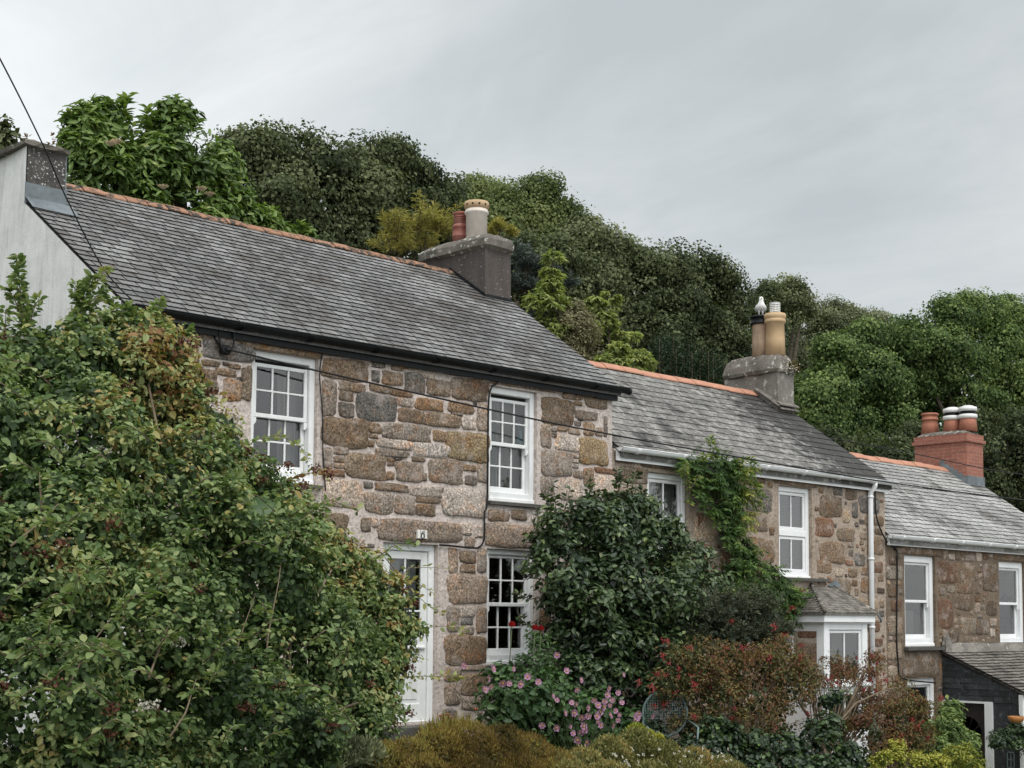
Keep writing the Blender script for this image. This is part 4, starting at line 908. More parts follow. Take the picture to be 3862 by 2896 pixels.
for s_ in (-1, 1):
    b = MB(); o = np.array([-d[1], d[0]])*.08*s_
    loft(b, [(G(o[0]*.9-d[0]*.1, o[1]*.9-d[1]*.1, .075), .012, .012), (G(o[0]-d[0]*.05, o[1]-d[1]*.05, .11), .028, .028), (G(o[0]-d[0]*.01, o[1]-d[1]*.01, .155), .03, .03), (G(o[0]*.8, o[1]*.8, .195), .018, .018)], 10); b.build('wing', M['gull_grey'], gu)
b = MB(); b.tube([gp_(.085, .305), gp_(.13, .298), gp_(.145, .288)], [.013, .009, .003], 8); b.build('beak', M['beak'], gu)
tp0 = onY(1964, 1655, YF+.19)
b = MB(); T = lambda x, z: (tp0[0]+x, tp0[1], tp0[2]+z)
loft(b, [(T(0, -.1), .03, .03), (T(0, -.07), .055, .04), (T(0, -.02), .05, .04), (T(0, .02), .03, .03), (T(0, .05), .045, .04), (T(0, .09), .045, .04), (T(0, .115), .025, .025)], 12)
for s_ in (-1, 1): b.tube([T(.018*s_, .10), T(.03*s_, .15), T(.036*s_, .20), T(.03*s_, .225)], [.012, .016, .014, .005], 8); b.tube([T(.04*s_, .0), T(.07*s_, -.03)], [.018, .016], 8); b.tube([T(.03*s_, -.09), T(.04*s_, -.15)], [.022, .02], 8)
tag(b.build('toy_rabbit', M['toy']), 'pale blue soft toy rabbit sitting behind the upper sash window glass', 'soft toy')
hp = onY(1935, 1838, YF+.2); hpo = empty('houseplant', (hp[0], hp[1], 1.62), 'small houseplant on the sill inside the sash window beside the camellia', 'plant')
a_ = np.array([[-1, .1, .4], [-.5, -.4, .8], [.1, -.2, 1.1], [.7, -.3, .7], [1.2, .1, .45], [.4, .3, .9], [-.8, .2, .9]])
leaf_object_late = (hpo, hp, a_)
pp = onY(1966, 2260, YF+.11)
b = MB(); b.add([(pp[0]+.072*math.cos(t), pp[1]-.002, pp[2]+.09*math.sin(t)) for t in np.linspace(0, 6.283, 29)[:-1]] + [(pp[0]+.072*math.cos(t), pp[1]+.012, pp[2]+.09*math.sin(t)) for t in np.linspace(0, 6.283, 29)[:-1]], [tuple(range(27, -1, -1))]+[(i, (i+1) % 28, 28+(i+1) % 28, 28+i) for i in range(28)])
b.tube([(pp[0]+.04*math.cos(t), pp[1]-.003, pp[2]+.05*math.sin(t)) for t in np.linspace(0, 6.283, 25)], .004, 5)
tag(b.build('round_plate', M['plate']), 'small white round plate hung inside the dark lower sash window', 'plate')

# ================================================================== plants
def unit(a): return a/(np.linalg.norm(a, axis=-1, keepdims=True)+1e-9)
def rdir(n): return unit(RNG.normal(size=(n, 3)))
def leaf_object(name, P, Nn, D, Ln, ratio, tint, mt, parent, fold=.25, six=False, curl=.12):
    """Leaves as small folded blades: P bases, Nn upper-side normals, D axis directions, Ln lengths."""
    n = len(P); Nn = unit(Nn); D = unit(D - Nn*np.sum(D*Nn, 1, keepdims=True)); Sd = np.cross(D, Nn)
    Ln = np.broadcast_to(np.asarray(Ln, float), (n,))[:, None]; Wd = Ln*np.broadcast_to(np.asarray(ratio, float), (n,))[:, None]*.5
    up = Nn*Wd*fold; tip = P + D*Ln - Nn*Ln*curl
    if six:
        m1 = P + D*Ln*.3; m2 = P + D*Ln*.68 - Nn*Ln*curl*.4
        V = np.stack([P, m1+Sd*Wd*.92+up, m2+Sd*Wd*.8+up, tip, m2-Sd*Wd*.8+up, m1-Sd*Wd*.92+up], 1)
        F = np.array([[0, 1, 2, 3], [0, 3, 4, 5]]); k, q = 6, 4
    else:
        m = P + D*Ln*.45
        V = np.stack([P, m+Sd*Wd+up, tip, m-Sd*Wd+up], 1); F = np.array([[0, 1, 2], [0, 2, 3]]); k, q = 4, 3
    idx = (np.arange(n)[:, None, None]*k + F[None]).reshape(-1)
    me = bpy.data.meshes.new(name); me.vertices.add(n*k); me.vertices.foreach_set('co', V.reshape(-1).astype('f'))
    nf = n*len(F); me.loops.add(nf*q); me.loops.foreach_set('vertex_index', idx.astype('i'))
    me.polygons.add(nf); me.polygons.foreach_set('loop_start', np.arange(0, nf*q, q, dtype='i'))
    me.update(calc_edges=True)
    a = me.attributes.new('tint', 'FLOAT', 'FACE'); a.data.foreach_set('value', np.repeat(np.clip(tint, 0, 1), len(F)).astype('f'))
    return link(name, me, mt, parent)
def blobs3(bl, Y):
    """(x, y, r[, dY]) traced on the photograph -> centres and radii in metres at the plant's own distance."""
    C, R = [], []
    for t in bl:
        p = onY(t[0], t[1], Y + (t[3] if len(t) > 3 else 0)); C.append(p); R.append(t[2]*depth(p)/FPX)
    return np.array(C), np.array(R)
TOCAM = lambda C: unit(-C)
def clump_points(C, R, nclump, cr, per, flat=.75, shell=(.72, 1.16), back=-.35, jit=.35, zmin=None, inner=.12, wp=2.0, main=0, up=.65):
    """Leaf clumps over the outside of a crown made of several balls, facing every way but the far side."""
    w = R**wp
    if main:                                                       # most clumps sit on the boughs, few on the bare balls between them
        w = np.where(R > np.quantile(R, .90), w*.22, w)
    w = w/np.sum(w); k = RNG.choice(len(R), nclump*2, p=w)
    bt = RNG.uniform(-.17, .17, len(R)); d = rdir(nclump*2)
    pos_ = C[k] + d*(R[k]*RNG.uniform(*shell, nclump*2))[:, None]
    keep = np.sum(d*TOCAM(C[k]), 1) > back
    for i in range(len(R)):                                        # drop clumps buried deep inside another ball
        keep &= ~((np.linalg.norm(pos_-C[i], axis=1) < R[i]*.7) & (k != i))
    pos_, d, k = pos_[keep][:nclump], d[keep][:nclump], k[keep][:nclump]
    if zmin is not None: z = pos_[:, 2] > zmin; pos_, d, k = pos_[z], d[z], k[z]
    n = len(pos_); rr = cr*RNG.uniform(.6, 1.35, n)
    ci = np.repeat(np.arange(n), per); o = rdir(n*per)*(RNG.uniform(.35, 1, n*per)**.6)[:, None]
    o = o*np.array([1, 1, flat]); P = pos_[ci] + o*rr[ci][:, None]*np.where(RNG.random((n*per, 1)) < .1, 1.28, 1)
    nr = d[ci]*(.55+(.65-up)) + o*.5 + np.array([0, 0, up]) + RNG.normal(size=(n*per, 3))*jit
    ct = (RNG.uniform(-.17, .17, n) + bt[k])[ci]
    if inner > 0:                                                  # sparse leaves deeper in, so that the crown is not hollow; tint lowered as painted shade
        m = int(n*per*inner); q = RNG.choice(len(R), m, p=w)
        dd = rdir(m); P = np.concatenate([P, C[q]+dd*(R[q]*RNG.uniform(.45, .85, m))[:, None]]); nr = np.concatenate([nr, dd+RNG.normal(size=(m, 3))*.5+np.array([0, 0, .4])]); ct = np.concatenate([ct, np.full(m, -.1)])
    return P, nr, ct
def vnoise(P, f, seed=0):
    r = np.random.default_rng(seed); v = 0
    for i in range(4): k = r.normal(size=3)*f*(1+.6*i); v = v + np.sin(P@k+r.uniform(0, 6.28))/(1+.4*i)
    return v/2.2
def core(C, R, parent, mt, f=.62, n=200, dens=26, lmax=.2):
    """Big inner leaves, tinted dark to paint the shade deep in the crown."""
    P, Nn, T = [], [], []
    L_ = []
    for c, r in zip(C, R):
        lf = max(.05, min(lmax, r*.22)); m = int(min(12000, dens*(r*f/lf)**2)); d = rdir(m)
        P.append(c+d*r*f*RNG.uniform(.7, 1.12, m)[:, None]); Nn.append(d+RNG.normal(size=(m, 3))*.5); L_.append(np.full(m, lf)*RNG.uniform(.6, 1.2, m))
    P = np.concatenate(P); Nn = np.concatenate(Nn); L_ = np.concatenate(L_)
    return leaf_object('inner_shade_foliage', P, Nn, RNG.normal(size=P.shape), L_, .75, RNG.uniform(0, .18, len(P)), mt, parent, .1, False, .08)  # low tint puts the crown's inner shade into leaf colour
G_ = 'trees on the hillside behind the cottages'
def tree(name, label, cat, bl, Y, mt, nclump, cr, per, L_, ratio, group=None, flat=.7, droop=.25, jit=.4, six=False, trunk=True, cf_=.62, cn=160, zmin=None, foot=None, tb=.5, tv=.2, back=-.35, bark='bark', inner=.12, tw=.3, lumps=8):
    C, R = blobs3(bl, Y)
    base = C[np.argmax(R)].copy() if foot is None else onY(foot[0], foot[1], Y)
    g = float(gz(base[0], base[1])); root = empty(name, (base[0], base[1], g), label, cat, group)
    far = group == G_ and L_ < .12; R = R*(.86 if far else .93)
    C2, R2 = [], []
    for c, r in zip(C, R):                              # boughs: smaller billows all over each main ball
        C2.append(c); R2.append(r*.86)
        for d in rdir(lumps):
            if d@unit(-c[None])[0] < -.4: continue
            q = r*RNG.uniform(.26, .5); C2.append(c+d*(r*RNG.uniform(.82, 1.22)-q*.7)); R2.append(q)
    q1 = 1.2 if far else 1.05
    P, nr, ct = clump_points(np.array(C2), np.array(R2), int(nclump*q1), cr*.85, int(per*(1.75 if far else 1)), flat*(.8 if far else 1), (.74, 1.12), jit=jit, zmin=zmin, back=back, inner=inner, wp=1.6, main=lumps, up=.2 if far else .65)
    if far:                                # thin sprays past the outline
        Pb, nb, cb = clump_points(np.array(C2), np.array(R2), int(nclump*.42), cr*.5, 20, 1.1, (1.05, 1.36), jit=.6, back=back, inner=0, wp=1.6)
        P = np.concatenate([P, Pb]); nr = np.concatenate([nr, nb]); ct = np.concatenate([ct, cb])
    D = RNG.normal(size=P.shape) + np.array([0, 0, -droop])
    t = tb + ct + RNG.normal(size=len(P))*tv*.6 + tw*vnoise(P, .9, 5)*.5
    leaf_object('crown', P, nr, D, L_*RNG.uniform(.65, 1.3, len(P)), ratio, t, mt, root, .25, six)
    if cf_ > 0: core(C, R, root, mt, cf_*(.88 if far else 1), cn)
    if trunk:
        b = MB(); top = C[np.argmax(R)]; h = max(top[2]-g, .5); tr = max(.02, .035*h)
        b.tube([(base[0], base[1], g-.1), (base[0]+.03*h, base[1], g+h*.4), tuple(base*.3+top*.7)[:2]+(g+h*.8,), top], [tr, tr*.75, tr*.5, tr*.25], 8)
        a = np.array([base[0]+.02*h, base[1], g+h*.45])
        for c, r in zip(C, R):
            m_ = (a+c)/2 + np.array([0, 0, -.1*r]); b.tube([a, m_, c+np.array([0, 0, r*.45])], [tr*.5, tr*.3, tr*.06], 6)
        b.build('trunk', M[bark], root)
    return root, C, R

LF = {}
LF['magnolia'] = m_leaf('magnolia_leaf', [(0, (.045, .078, .024)), (.45, (.115, .185, .046)), (.75, (.20, .28, .075)), (1, (.33, .37, .15))], .45, .35, .3)
LF['sycamore'] = m_leaf('dark_tree_leaf', [(0, (.018, .027, .014)), (.4, (.058, .076, .036)), (.7, (.135, .158, .078)), (1, (.24, .26, .145))], .7, .12, .28)
LF['mid'] = m_leaf('mid_green_tree_leaf', [(0, (.04, .06, .024)), (.5, (.12, .155, .06)), (.8, (.20, .235, .095)), (1, (.31, .335, .15))], .7, .12, .3)
LF['greyish'] = m_leaf('grey_green_tree_leaf', [(0, (.045, .058, .03)), (.5, (.135, .155, .085)), (.85, (.205, .225, .13)), (1, (.29, .30, .18))], .7, .12, .2)
LF['fresh'] = m_leaf('fresh_green_tree_leaf', [(0, (.028, .047, .02)), (.4, (.072, .115, .04)), (.7, (.155, .22, .075)), (1, (.30, .36, .135))], .65, .15, .33)
LF['gold'] = m_leaf('golden_conifer_needle', [(0, (.12, .12, .035)), (.5, (.29, .27, .085)), (.85, (.43, .385, .14)), (1, (.48, .34, .13))], .6, .2, .3)
LF['lime'] = m_leaf('lime_green_leaf', [(0, (.12, .15, .05)), (.5, (.28, .34, .12)), (1, (.48, .48, .2))], .5, .3, .35)
LF['olive'] = m_leaf('olive_brown_leaf', [(0, (.07, .066, .034)), (.5, (.165, .15, .078)), (1, (.30, .27, .16))], .55, .3, .2)
LF['blue'] = m_leaf('blue_grey_needle', [(0, (.035, .05, .047)), (.5, (.08, .105, .098)), (1, (.15, .18, .17))], .6, .3, .1)
LF['yew'] = m_leaf('dark_yew_needle', [(0, (.014, .026, .014)), (.5, (.034, .056, .028)), (1, (.075, .11, .05))], .6, .2, .1)
LF['bramble'] = m_leaf('bramble_leaf', [(0, (.022, .042, .016)), (.2, (.075, .125, .04)), (.4, (.165, .235, .085)), (.56, (.28, .325, .14)), (.7, (.36, .32, .12)), (.84, (.27, .15, .055)), (1, (.16, .065, .03))], .5, .3, .3)
LF['camellia'] = m_leaf('camellia_leaf', [(0, (.012, .024, .011)), (.45, (.038, .064, .025)), (.8, (.085, .125, .048)), (1, (.18, .23, .09))], .35, .4, .12)
LF['wisteria'] = m_leaf('creeper_leaf', [(0, (.02, .045, .013)), (.5, (.055, .11, .026)), (.85, (.13, .205, .045)), (1, (.33, .34, .08))], .5, .3, .3)
LF['rosemary'] = m_leaf('feathery_needle', [(0, (.028, .04, .025)), (.5, (.065, .082, .05)), (1, (.15, .17, .105))], .6, .25, .1)
LF['fuchsia'] = m_leaf('fuchsia_leaf', [(0, (.025, .036, .015)), (.25, (.065, .08, .03)), (.5, (.15, .13, .045)), (.72, (.185, .11, .042)), (1, (.13, .05, .035))], .6, .2, .2)
LF['heather'] = m_leaf('golden_heather_sprig', [(0, (.05, .04, .014)), (.3, (.12, .08, .022)), (.6, (.23, .15, .04)), (.85, (.30, .24, .06)), (1, (.34, .33, .09))], .6, .2, .2)
LF['sedum'] = m_leaf('yellow_green_ground_leaf', [(0, (.06, .07, .02)), (.45, (.18, .17, .055)), (.8, (.27, .25, .09)), (1, (.32, .20, .07))], .55, .3, .2)
LF['anemone'] = m_leaf('anemone_leaf', [(0, (.018, .045, .015)), (.5, (.045, .095, .03)), (1, (.10, .17, .05))], .45, .35, .2)
LF['ivy'] = m_leaf('ivy_leaf', [(0, (.010, .022, .010)), (.5, (.026, .048, .02)), (.85, (.06, .10, .035)), (1, (.12, .19, .05))], .4, .4, .12)
LF['euph'] = m_leaf('yellow_bract', [(0, (.10, .13, .02)), (.5, (.30, .32, .05)), (1, (.46, .42, .08))], .5, .3, .25)
LF['petal_pink'] = m_leaf('pink_petal', [(0, (.30, .125, .23)), (.5, (.42, .21, .35)), (1, (.52, .32, .45))], .6, .2, .25)
LF['petal_red'] = m_leaf('red_petal', [(0, (.20, .008, .010)), (1, (.36, .018, .016))], .55, .2, .2)
LF['petal_fuchsia'] = m_leaf('crimson_petal', [(0, (.20, .02, .025)), (1, (.36, .05, .055))], .5, .3, .25)
LF['petal_cream'] = m_leaf('cream_petal', [(0, (.55, .42, .33)), (1, (.66, .55, .46))], .6, .2, .2)
LF['yellow'] = m_leaf('yellow_stamen', [(0, (.5, .32, .05)), (1, (.6, .4, .08))], .6, .2, .1)
LF['berry'] = m_leaf('dried_berry_cluster', [(0, (.05, .018, .014)), (.6, (.12, .045, .028)), (1, (.18, .09, .05))], .7, .2, 0)
LF['white'] = m_leaf('white_seed_head', [(0, (.3, .28, .22)), (1, (.55, .53, .46))], .8, .1, .1)

hpo, hp, a_ = leaf_object_late
leaf_object('foliage', np.tile(hp-np.array([0, 0, .1]), (7, 1))+a_*.02, np.array([[0, -.5, .6]]*7)+RNG.normal(size=(7, 3))*.3, a_, .13, .4, np.full(7, .5), LF['camellia'], hpo, .2, True, .3)
b = MB(); b.lathe((hp[0], hp[1], 1.62), [(.05, 0), (.065, .1), (.06, .1), (.05, .09)], 14); b.build('plant_pot', M['pot_terra'], hpo)
# ---- trees on the hillside behind the roofs
G_ = 'trees on the hillside behind the cottages'
magn, Cm, Rm = tree('magnolia_tree', 'bright green large leaved tree behind the left end of the long slate roof', 'tree',
    [(330,480,78),(395,445,55),(290,560,70),(400,560,95),(640,500,95),(660,430,52),(590,590,110),(480,660,120),(560,690,130),(380,680,150),(740,600,120),(810,720,120),(900,800,90),(980,860,75),(1060,900,55),(690,760,150),(520,780,140),(300,760,90),(430,900,100),(800,860,100),(1150,880,26)], 20.5,
    LF['magnolia'], 1000, .19, 22, .16, .36, G_, droop=-.1, six=True, tv=.28, cf_=.5, jit=.3)
# upright leading shoots of the magnolia
P, Nn, D, T = [], [], [], []
for (x0, y0, x1, y1) in ((440,500,484,352),(460,540,470,390),(452,480,474,370),(500,560,500,440),(640,520,658,364),(660,530,674,375),(620,520,640,420),(590,540,556,410),(330,450,326,398),(280,480,262,425),(720,500,740,455),(270,560,258,520),(720,470,715,440),(1140,900,1128,850),(1020,860,1035,790)):
    a, c = onY(x0, y0, 20.5), onY(x1, y1, 20.4)
    for k in range(46):
        t = k/45; p = a+(c-a)*t; w = RNG.uniform(0, 6.28); o = np.array([math.cos(w), math.sin(w), .55+.5*t]); P.append(p+o*.0); D.append(o); Nn.append(np.array([-o[0]*.4, -o[1]*.4, 1])); T.append(RNG.uniform(.3, .9))
leaf_object('leading_foliage', np.array(P), np.array(Nn), np.array(D), RNG.uniform(.13, .23, len(P)), .36, np.array(T), LF['magnolia'], magn, .25, True)
P, Nn, D = [], [], []
for (x, y) in ((418,552),(615,715),(760,722),(790,742),(440,545)):
    c = onY(x, y, 19.6)
    for k in range(9): a = k*.7; o = np.array([math.cos(a)*.7, math.sin(a)*.7, .6]); P.append(c); D.append(o); Nn.append(np.array([-o[0], -o[1], .8]))
leaf_object('blossom', np.array(P), np.array(Nn), np.array(D), .12, .7, RNG.uniform(0, 1, len(P)), LF['petal_cream'], magn, .1, True)
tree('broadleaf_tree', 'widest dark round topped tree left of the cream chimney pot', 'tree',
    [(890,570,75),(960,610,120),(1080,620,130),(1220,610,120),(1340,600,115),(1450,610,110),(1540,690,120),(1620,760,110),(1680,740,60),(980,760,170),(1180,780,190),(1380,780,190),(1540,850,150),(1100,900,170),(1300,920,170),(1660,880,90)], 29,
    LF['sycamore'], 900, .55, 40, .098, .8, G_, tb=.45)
tree('broadleaf_tree', 'pale green tree top peeping between the dark dome and the cream pot', 'tree', [(1780,730,75),(1850,760,70),(1740,790,70),(1800,830,90)], 35, LF['mid'], 200, .55, 36, .098, .8, G_, tb=.62)
tree('broadleaf_tree', 'mid green tree rising just right of the cream chimney pot', 'tree',
    [(1940,760,85),(2030,740,80),(2090,800,90),(1900,860,110),(2020,880,140),(2150,850,75),(2180,900,80)], 33, LF['mid'], 420, .55, 38, .098, .8, G_, tb=.5)
tree('broadleaf_tree', 'tree of dense green clumps sloping down behind the dark roughcast chimney', 'tree',
    [(2190,930,110),(2260,960,110),(2330,1010,100),(2060,1000,130),(2180,1060,150),(2320,1120,120),(1960,980,110),(2240,1220,150),(2400,1010,60),(2100,1180,130),(2370,970,45)], 28, LF['sycamore'], 640, .48, 38, .098, .8, G_, tb=.6)
tree('broadleaf_tree', 'tall dark dome shaped tree left of the gull', 'tree',
    [(2480,1020,110),(2580,1000,100),(2660,1040,100),(2730,1120,90),(2440,1120,110),(2560,1160,170),(2700,1230,120),(2480,1290,170),(2640,1330,170),(2760,1240,55),(2760,1330,80),(2390,1250,100),(2400,1400,140)], 27, LF['sycamore'], 820, .5, 40, .098, .8, G_, tb=.4)
tree('broadleaf_tree', 'small round tree top directly above and behind the gull', 'tree', [(2900,1110,58),(2960,1090,58),(3010,1120,52),(2870,1160,50),(2940,1170,80),(3030,1160,45),(2890,1270,90),(2870,1210,45)], 33, LF['sycamore'], 260, .5, 36, .098, .8, G_, tb=.6)
tree('broadleaf_tree', 'grey green bushy tree just right of the buff chimney pots', 'tree',
    [(3080,1200,70),(3160,1185,65),(3250,1200,65),(3320,1215,50),(3040,1280,90),(3150,1290,110),(3260,1280,90),(3060,1390,90),(3000,1350,60)], 34, LF['greyish'], 420, .5, 40, .098, .8, G_, tb=.55, back=-.3)
tree('broadleaf_tree', 'bright green spreading tree between the gull chimney and the brick chimney', 'tree',
    [(3160,1350,100),(3280,1320,110),(3400,1290,95),(3120,1460,120),(3260,1450,150),(3420,1420,150),(3100,1600,110),(3250,1620,150),(3400,1600,160),(3540,1480,130),(3060,1540,80)], 25, LF['fresh'], 800, .5, 40, .098, .8, G_, tb=.52, tv=.3)
tree('broadleaf_tree', 'tallest fresh green tree at the right edge above the brick chimney', 'tree',
    [(3480,1260,95),(3580,1200,75),(3640,1170,70),(3720,1190,75),(3800,1180,75),(3880,1200,90),(3560,1330,130),(3720,1320,150),(3860,1340,130),(3620,1480,150),(3800,1500,160),(3900,1480,120),(3430,1300,60)], 24, LF['fresh'], 820, .5, 40, .098, .8, G_, tb=.52, tv=.3)
tree('broadleaf_tree', 'shadowy lower tree behind the red brick chimney', 'tree',
    [(3300,1740,140),(3480,1720,150),(3640,1680,150),(3800,1700,150),(3900,1640,140),(3860,1840,120),(3760,1850,90),(3140,1700,110)], 20.5, LF['sycamore'], 480, .45, 36, .098, .8, G_, tb=.38)
tree('understorey_thicket', 'dim thicket filling the wood between the tree trunks behind the cottages', 'thicket',
    [(900,900,150),(1150,950,170),(1400,1000,170),(1650,1050,170),(1900,1120,170),(2100,1180,170),(2330,1260,170),(2560,1380,150),(2780,1450,150),(3000,1520,160),(3240,1600,150),(3480,1640,150),(3720,1700,150),(3900,1700,120)], 37, LF['sycamore'], 700, .6, 30, .16, .8, None, trunk=False, cf_=.85, tb=.3)
tree('twiggy_tree', 'small dark spray of leaves beyond the white chimney at the left edge', 'tree', [(-40,520,50),(8,480,22),(22,510,18),(-60,600,60)], 24, LF['sycamore'], 40, .22, 20, .13, .7, G_, cf_=0, inner=0)

# ---- smaller trees and shrubs close behind the ridge
def spray(P, Nn, D, T, a, c, n, spread, up=.3, out=.6, tt=(.3, .9)):
    """Leaflets or needles set round a shoot from a to c."""
    a, c = np.array(a), np.array(c); t = RNG.uniform(0, 1, n)[:, None]; ax = unit((c-a)[None])[0]
    p = a+(c-a)*t; o = rdir(n); o = o-ax*(o@ax)[:, None]; o = unit(o)
    P.append(p+o*spread*RNG.uniform(0, .4, (n, 1))); D.append(ax*out+o*(1-out*.5)+np.array([0, 0, up])); Nn.append(np.cross(o, ax)*RNG.uniform(-1, 1, (n, 1))+np.array([0, 0, .8])+RNG.normal(size=(n, 3))*.3); T.append(RNG.uniform(*tt, n))
def conifer(name, label, px, Y, mt, bl, nsh, length, L_, ratio, up, droop=0., per=70, cat='tree', group=None, bark='bark', tt=(.3, .95), twig=.006):
    """Open branches with needles: shoots start at the middle of each ball and run out past its edge."""
    C, R = blobs3(bl, Y); base = onY(px[0], px[1], Y); g = float(gz(base[0], base[1]))
    root = empty(name, (base[0], base[1], g), label, cat, group); P, Nn, D, T = [], [], [], []; b = MB()
    top = C[np.argmax(C[:, 2])]; b.tube([(base[0], base[1], g-.1), (base[0], base[1], (g+top[2])/2), top], [.09, .05, .012], 7)
    for c, r in zip(C, R):
        for k in range(max(2, int(nsh*r/R.max()))):
            d = rdir(1)[0]; d[2] = abs(d[2])*.8+up*RNG.uniform(.3, 1.3); d = d/np.linalg.norm(d)
            if d@unit(-c[None])[0] < -.75: continue
            a = c+d*r*.15-np.array([0, 0, r*.2]); e = c+d*r*RNG.uniform(.6, 1.7)*length+np.array([0, 0, -droop*r])
            m = (a+e)/2+np.array([0, 0, .08*r+droop*r*.45])
            b.tube([a, m, e], [twig*2, twig, twig*.4], 4, cap=False)
            for s_ in range(int(max(1, per/35))):
                spray(P, Nn, D, T, a+(m-a)*.2, m, per//5, L_*.6, .05, .7, tt); spray(P, Nn, D, T, m, e, per//3, L_*.6, .05-droop, .7, tt)
    P, Nn, D, T = map(np.concatenate, (P, Nn, D, T))
    leaf_object('foliage', P, Nn, D, L_*RNG.uniform(.6, 1.3, len(P)), ratio, T, mt, root, .1, False, .1)
    b.build('branch', M[bark], root); return root
conifer('golden_conifer', 'golden yellow feathery conifer behind the ridge beside the cream pot', (1640, 1000), 20.5, LF['gold'], [(1490,900,75),(1570,870,85),(1650,880,85),(1700,900,60),(1600,940,80),(1480,950,55),(1540,950,60)], 15, 1.15, .12, .13, .6, .1, 80)
conifer('golden_conifer', 'yellow conifer shoot poking out right of the dark roughcast chimney cap', (1890, 960), 20, LF['gold'], [(1885,868,34),(1925,892,22),(1870,890,25)], 9, 1.1, .11, .14, .5, 0, 90)
conifer('blue_conifer', 'blue grey conifer half hidden right of the dark roughcast chimney', (2000, 1150), 20.5, LF['blue'], [(1985,1010,75),(2040,1040,60),(1980,1090,70),(2060,1110,55),(2080,1200,70),(2120,1280,60),(2130,1080,40)], 30, 1.0, .10, .16, .25, .1, 100)
def drooper(name, label, px, Y, mt, bl, n=34, L_=.15, group=None, cat='tree', per=26):
    C, R = blobs3(bl, Y); base = onY(px[0], px[1], Y); g = float(gz(base[0], base[1])); root = empty(name, (base[0], base[1], g), label, cat, group)
    P, Nn, D, T = [], [], [], []; b = MB(); top = C[np.argmax(C[:, 2])]
    b.tube([(base[0], base[1], g-.1), (base[0]*.5+top[0]*.5, base[1]*.5+top[1]*.5, (g+top[2])/2), top], [.06, .035, .01], 7)
    for c, r in zip(C, R):
        for k in range(int(n*max(.5, r/R.max()))):
            d = rdir(1)[0]; d[2] = d[2]*.6+.25; d = unit(d[None])[0]
            if d@unit(-c[None])[0] < -.6: continue
            a = c+d*r*.2; e = c+d*r*RNG.uniform(.7, 1.1)+np.array([0, 0, -r*.12]); tone = RNG.uniform(.25, .75)
            b.tube([a, e], [.008, .003], 4, cap=False)
            t = RNG.uniform(.15, 1, per)[:, None]; p = a+(e-a)*t; s_ = np.where(RNG.random((per, 1)) < .5, -1, 1)*np.cross(d, [0, 0, 1.])
            P.append(p); D.append(s_+d*.8+np.array([0, 0, -.55])+RNG.normal(size=(per, 3))*.25); Nn.append(np.array([0, 0, 1.])+d*.5+RNG.normal(size=(per, 3))*.25); T.append(tone+RNG.normal(size=per)*.12)
    P, Nn, D, T = map(np.concatenate, (P, Nn, D, T))
    leaf_object('foliage', P, Nn, D, L_*RNG.uniform(.6, 1.25, len(P)), .26, T, mt, root, .15, False, .2); b.build('branch', M['bark'], root); return root
drooper('drooping_tree', 'lime green drooping tree rising beside the right end of the long slate roof', (2070, 1300), 19.6, LF['lime'], [(2085,970,34),(2082,1030,40),(2075,1070,45),(2060,1130,75),(2100,1150,60),(2010,1140,40),(2080,1220,70),(2060,1260,60),(2110,1300,45)])
drooper('drooping_tree', 'yellow tinged drooping tree behind the middle cottage ridge', (2260, 1320), 20.2, LF['lime'], [(2250,1150,42),(2300,1125,40),(2270,1190,48),(2220,1240,50),(2300,1220,30),(2340,1260,26),(2390,1262,20)], 34)
drooper('drooping_tree', 'low lime green mound of foliage touching the middle cottage ridge tiles', (2380, 1440), 18.6, LF['lime'], [(2330,1320,48),(2400,1350,55),(2330,1370,50),(2440,1370,36),(2280,1360,36),(2400,1395,45)], 44, .12)
tree('olive_shrub', 'olive brown fine leaved shrub between the two drooping trees', 'shrub', [(2170,1170,45),(2150,1230,65),(2200,1260,70),(2180,1320,75),(2240,1350,60),(2160,1350,60)], 19.4, LF['olive'], 260, .16, 36, .055, .45, None, cf_=.55, tb=.55, tv=.35)
# clipped yew with upright spires
C, R = blobs3([(2485,1330,40),(2510,1310,38),(2545,1335,40),(2580,1350,42),(2620,1375,36),(2650,1360,28),(2690,1380,30),(2720,1395,28),(2560,1400,60),(2640,1420,55),(2480,1400,45),(2700,1430,45)], 19)
b0 = onY(2580, 1440, 19); yew = empty('yew_tree', (b0[0], b0[1], float(gz(b0[0], b0[1]))), 'dark spired yew behind the ridge left of the gull chimney', 'tree')
P, Nn, D, T = [], [], [], []; b = MB()
for x, y in [(2470,1290),(2487,1275),(2505,1262),(2525,1255),(2540,1268),(2560,1278),(2585,1285),(2600,1290),(2622,1302),(2650,1305),(2640,1320),(2672,1322),(2690,1318),(2712,1335),(2730,1345),(2500,1300),(2550,1310),(2610,1330),(2660,1350),(2700,1360),(2480,1330),(2530,1330),(2580,1340),(2640,1365)]:
    c = onY(x, y, 19+RNG.uniform(-.6, .4)); a = c-np.array([0, 0, 1.1]); spray(P, Nn, D, T, a, c, 420, .34, .35, .75, (.1, .9)); b.tube([a, c], [.02, .006], 5)
P, Nn, D, T = map(np.concatenate, (P, Nn, D, T)); leaf_object('foliage', P, Nn, D, .085*RNG.uniform(.6, 1.3, len(P)), .28, T, LF['yew'], yew, .1, False); core(C, R, yew, LF['yew'], .7, 140)
b.tube([(b0[0], b0[1], float(gz(b0[0], b0[1]))-.1), (b0[0], b0[1], b0[2])], [.12, .08], 8); b.build('trunk', M['bark'], yew)

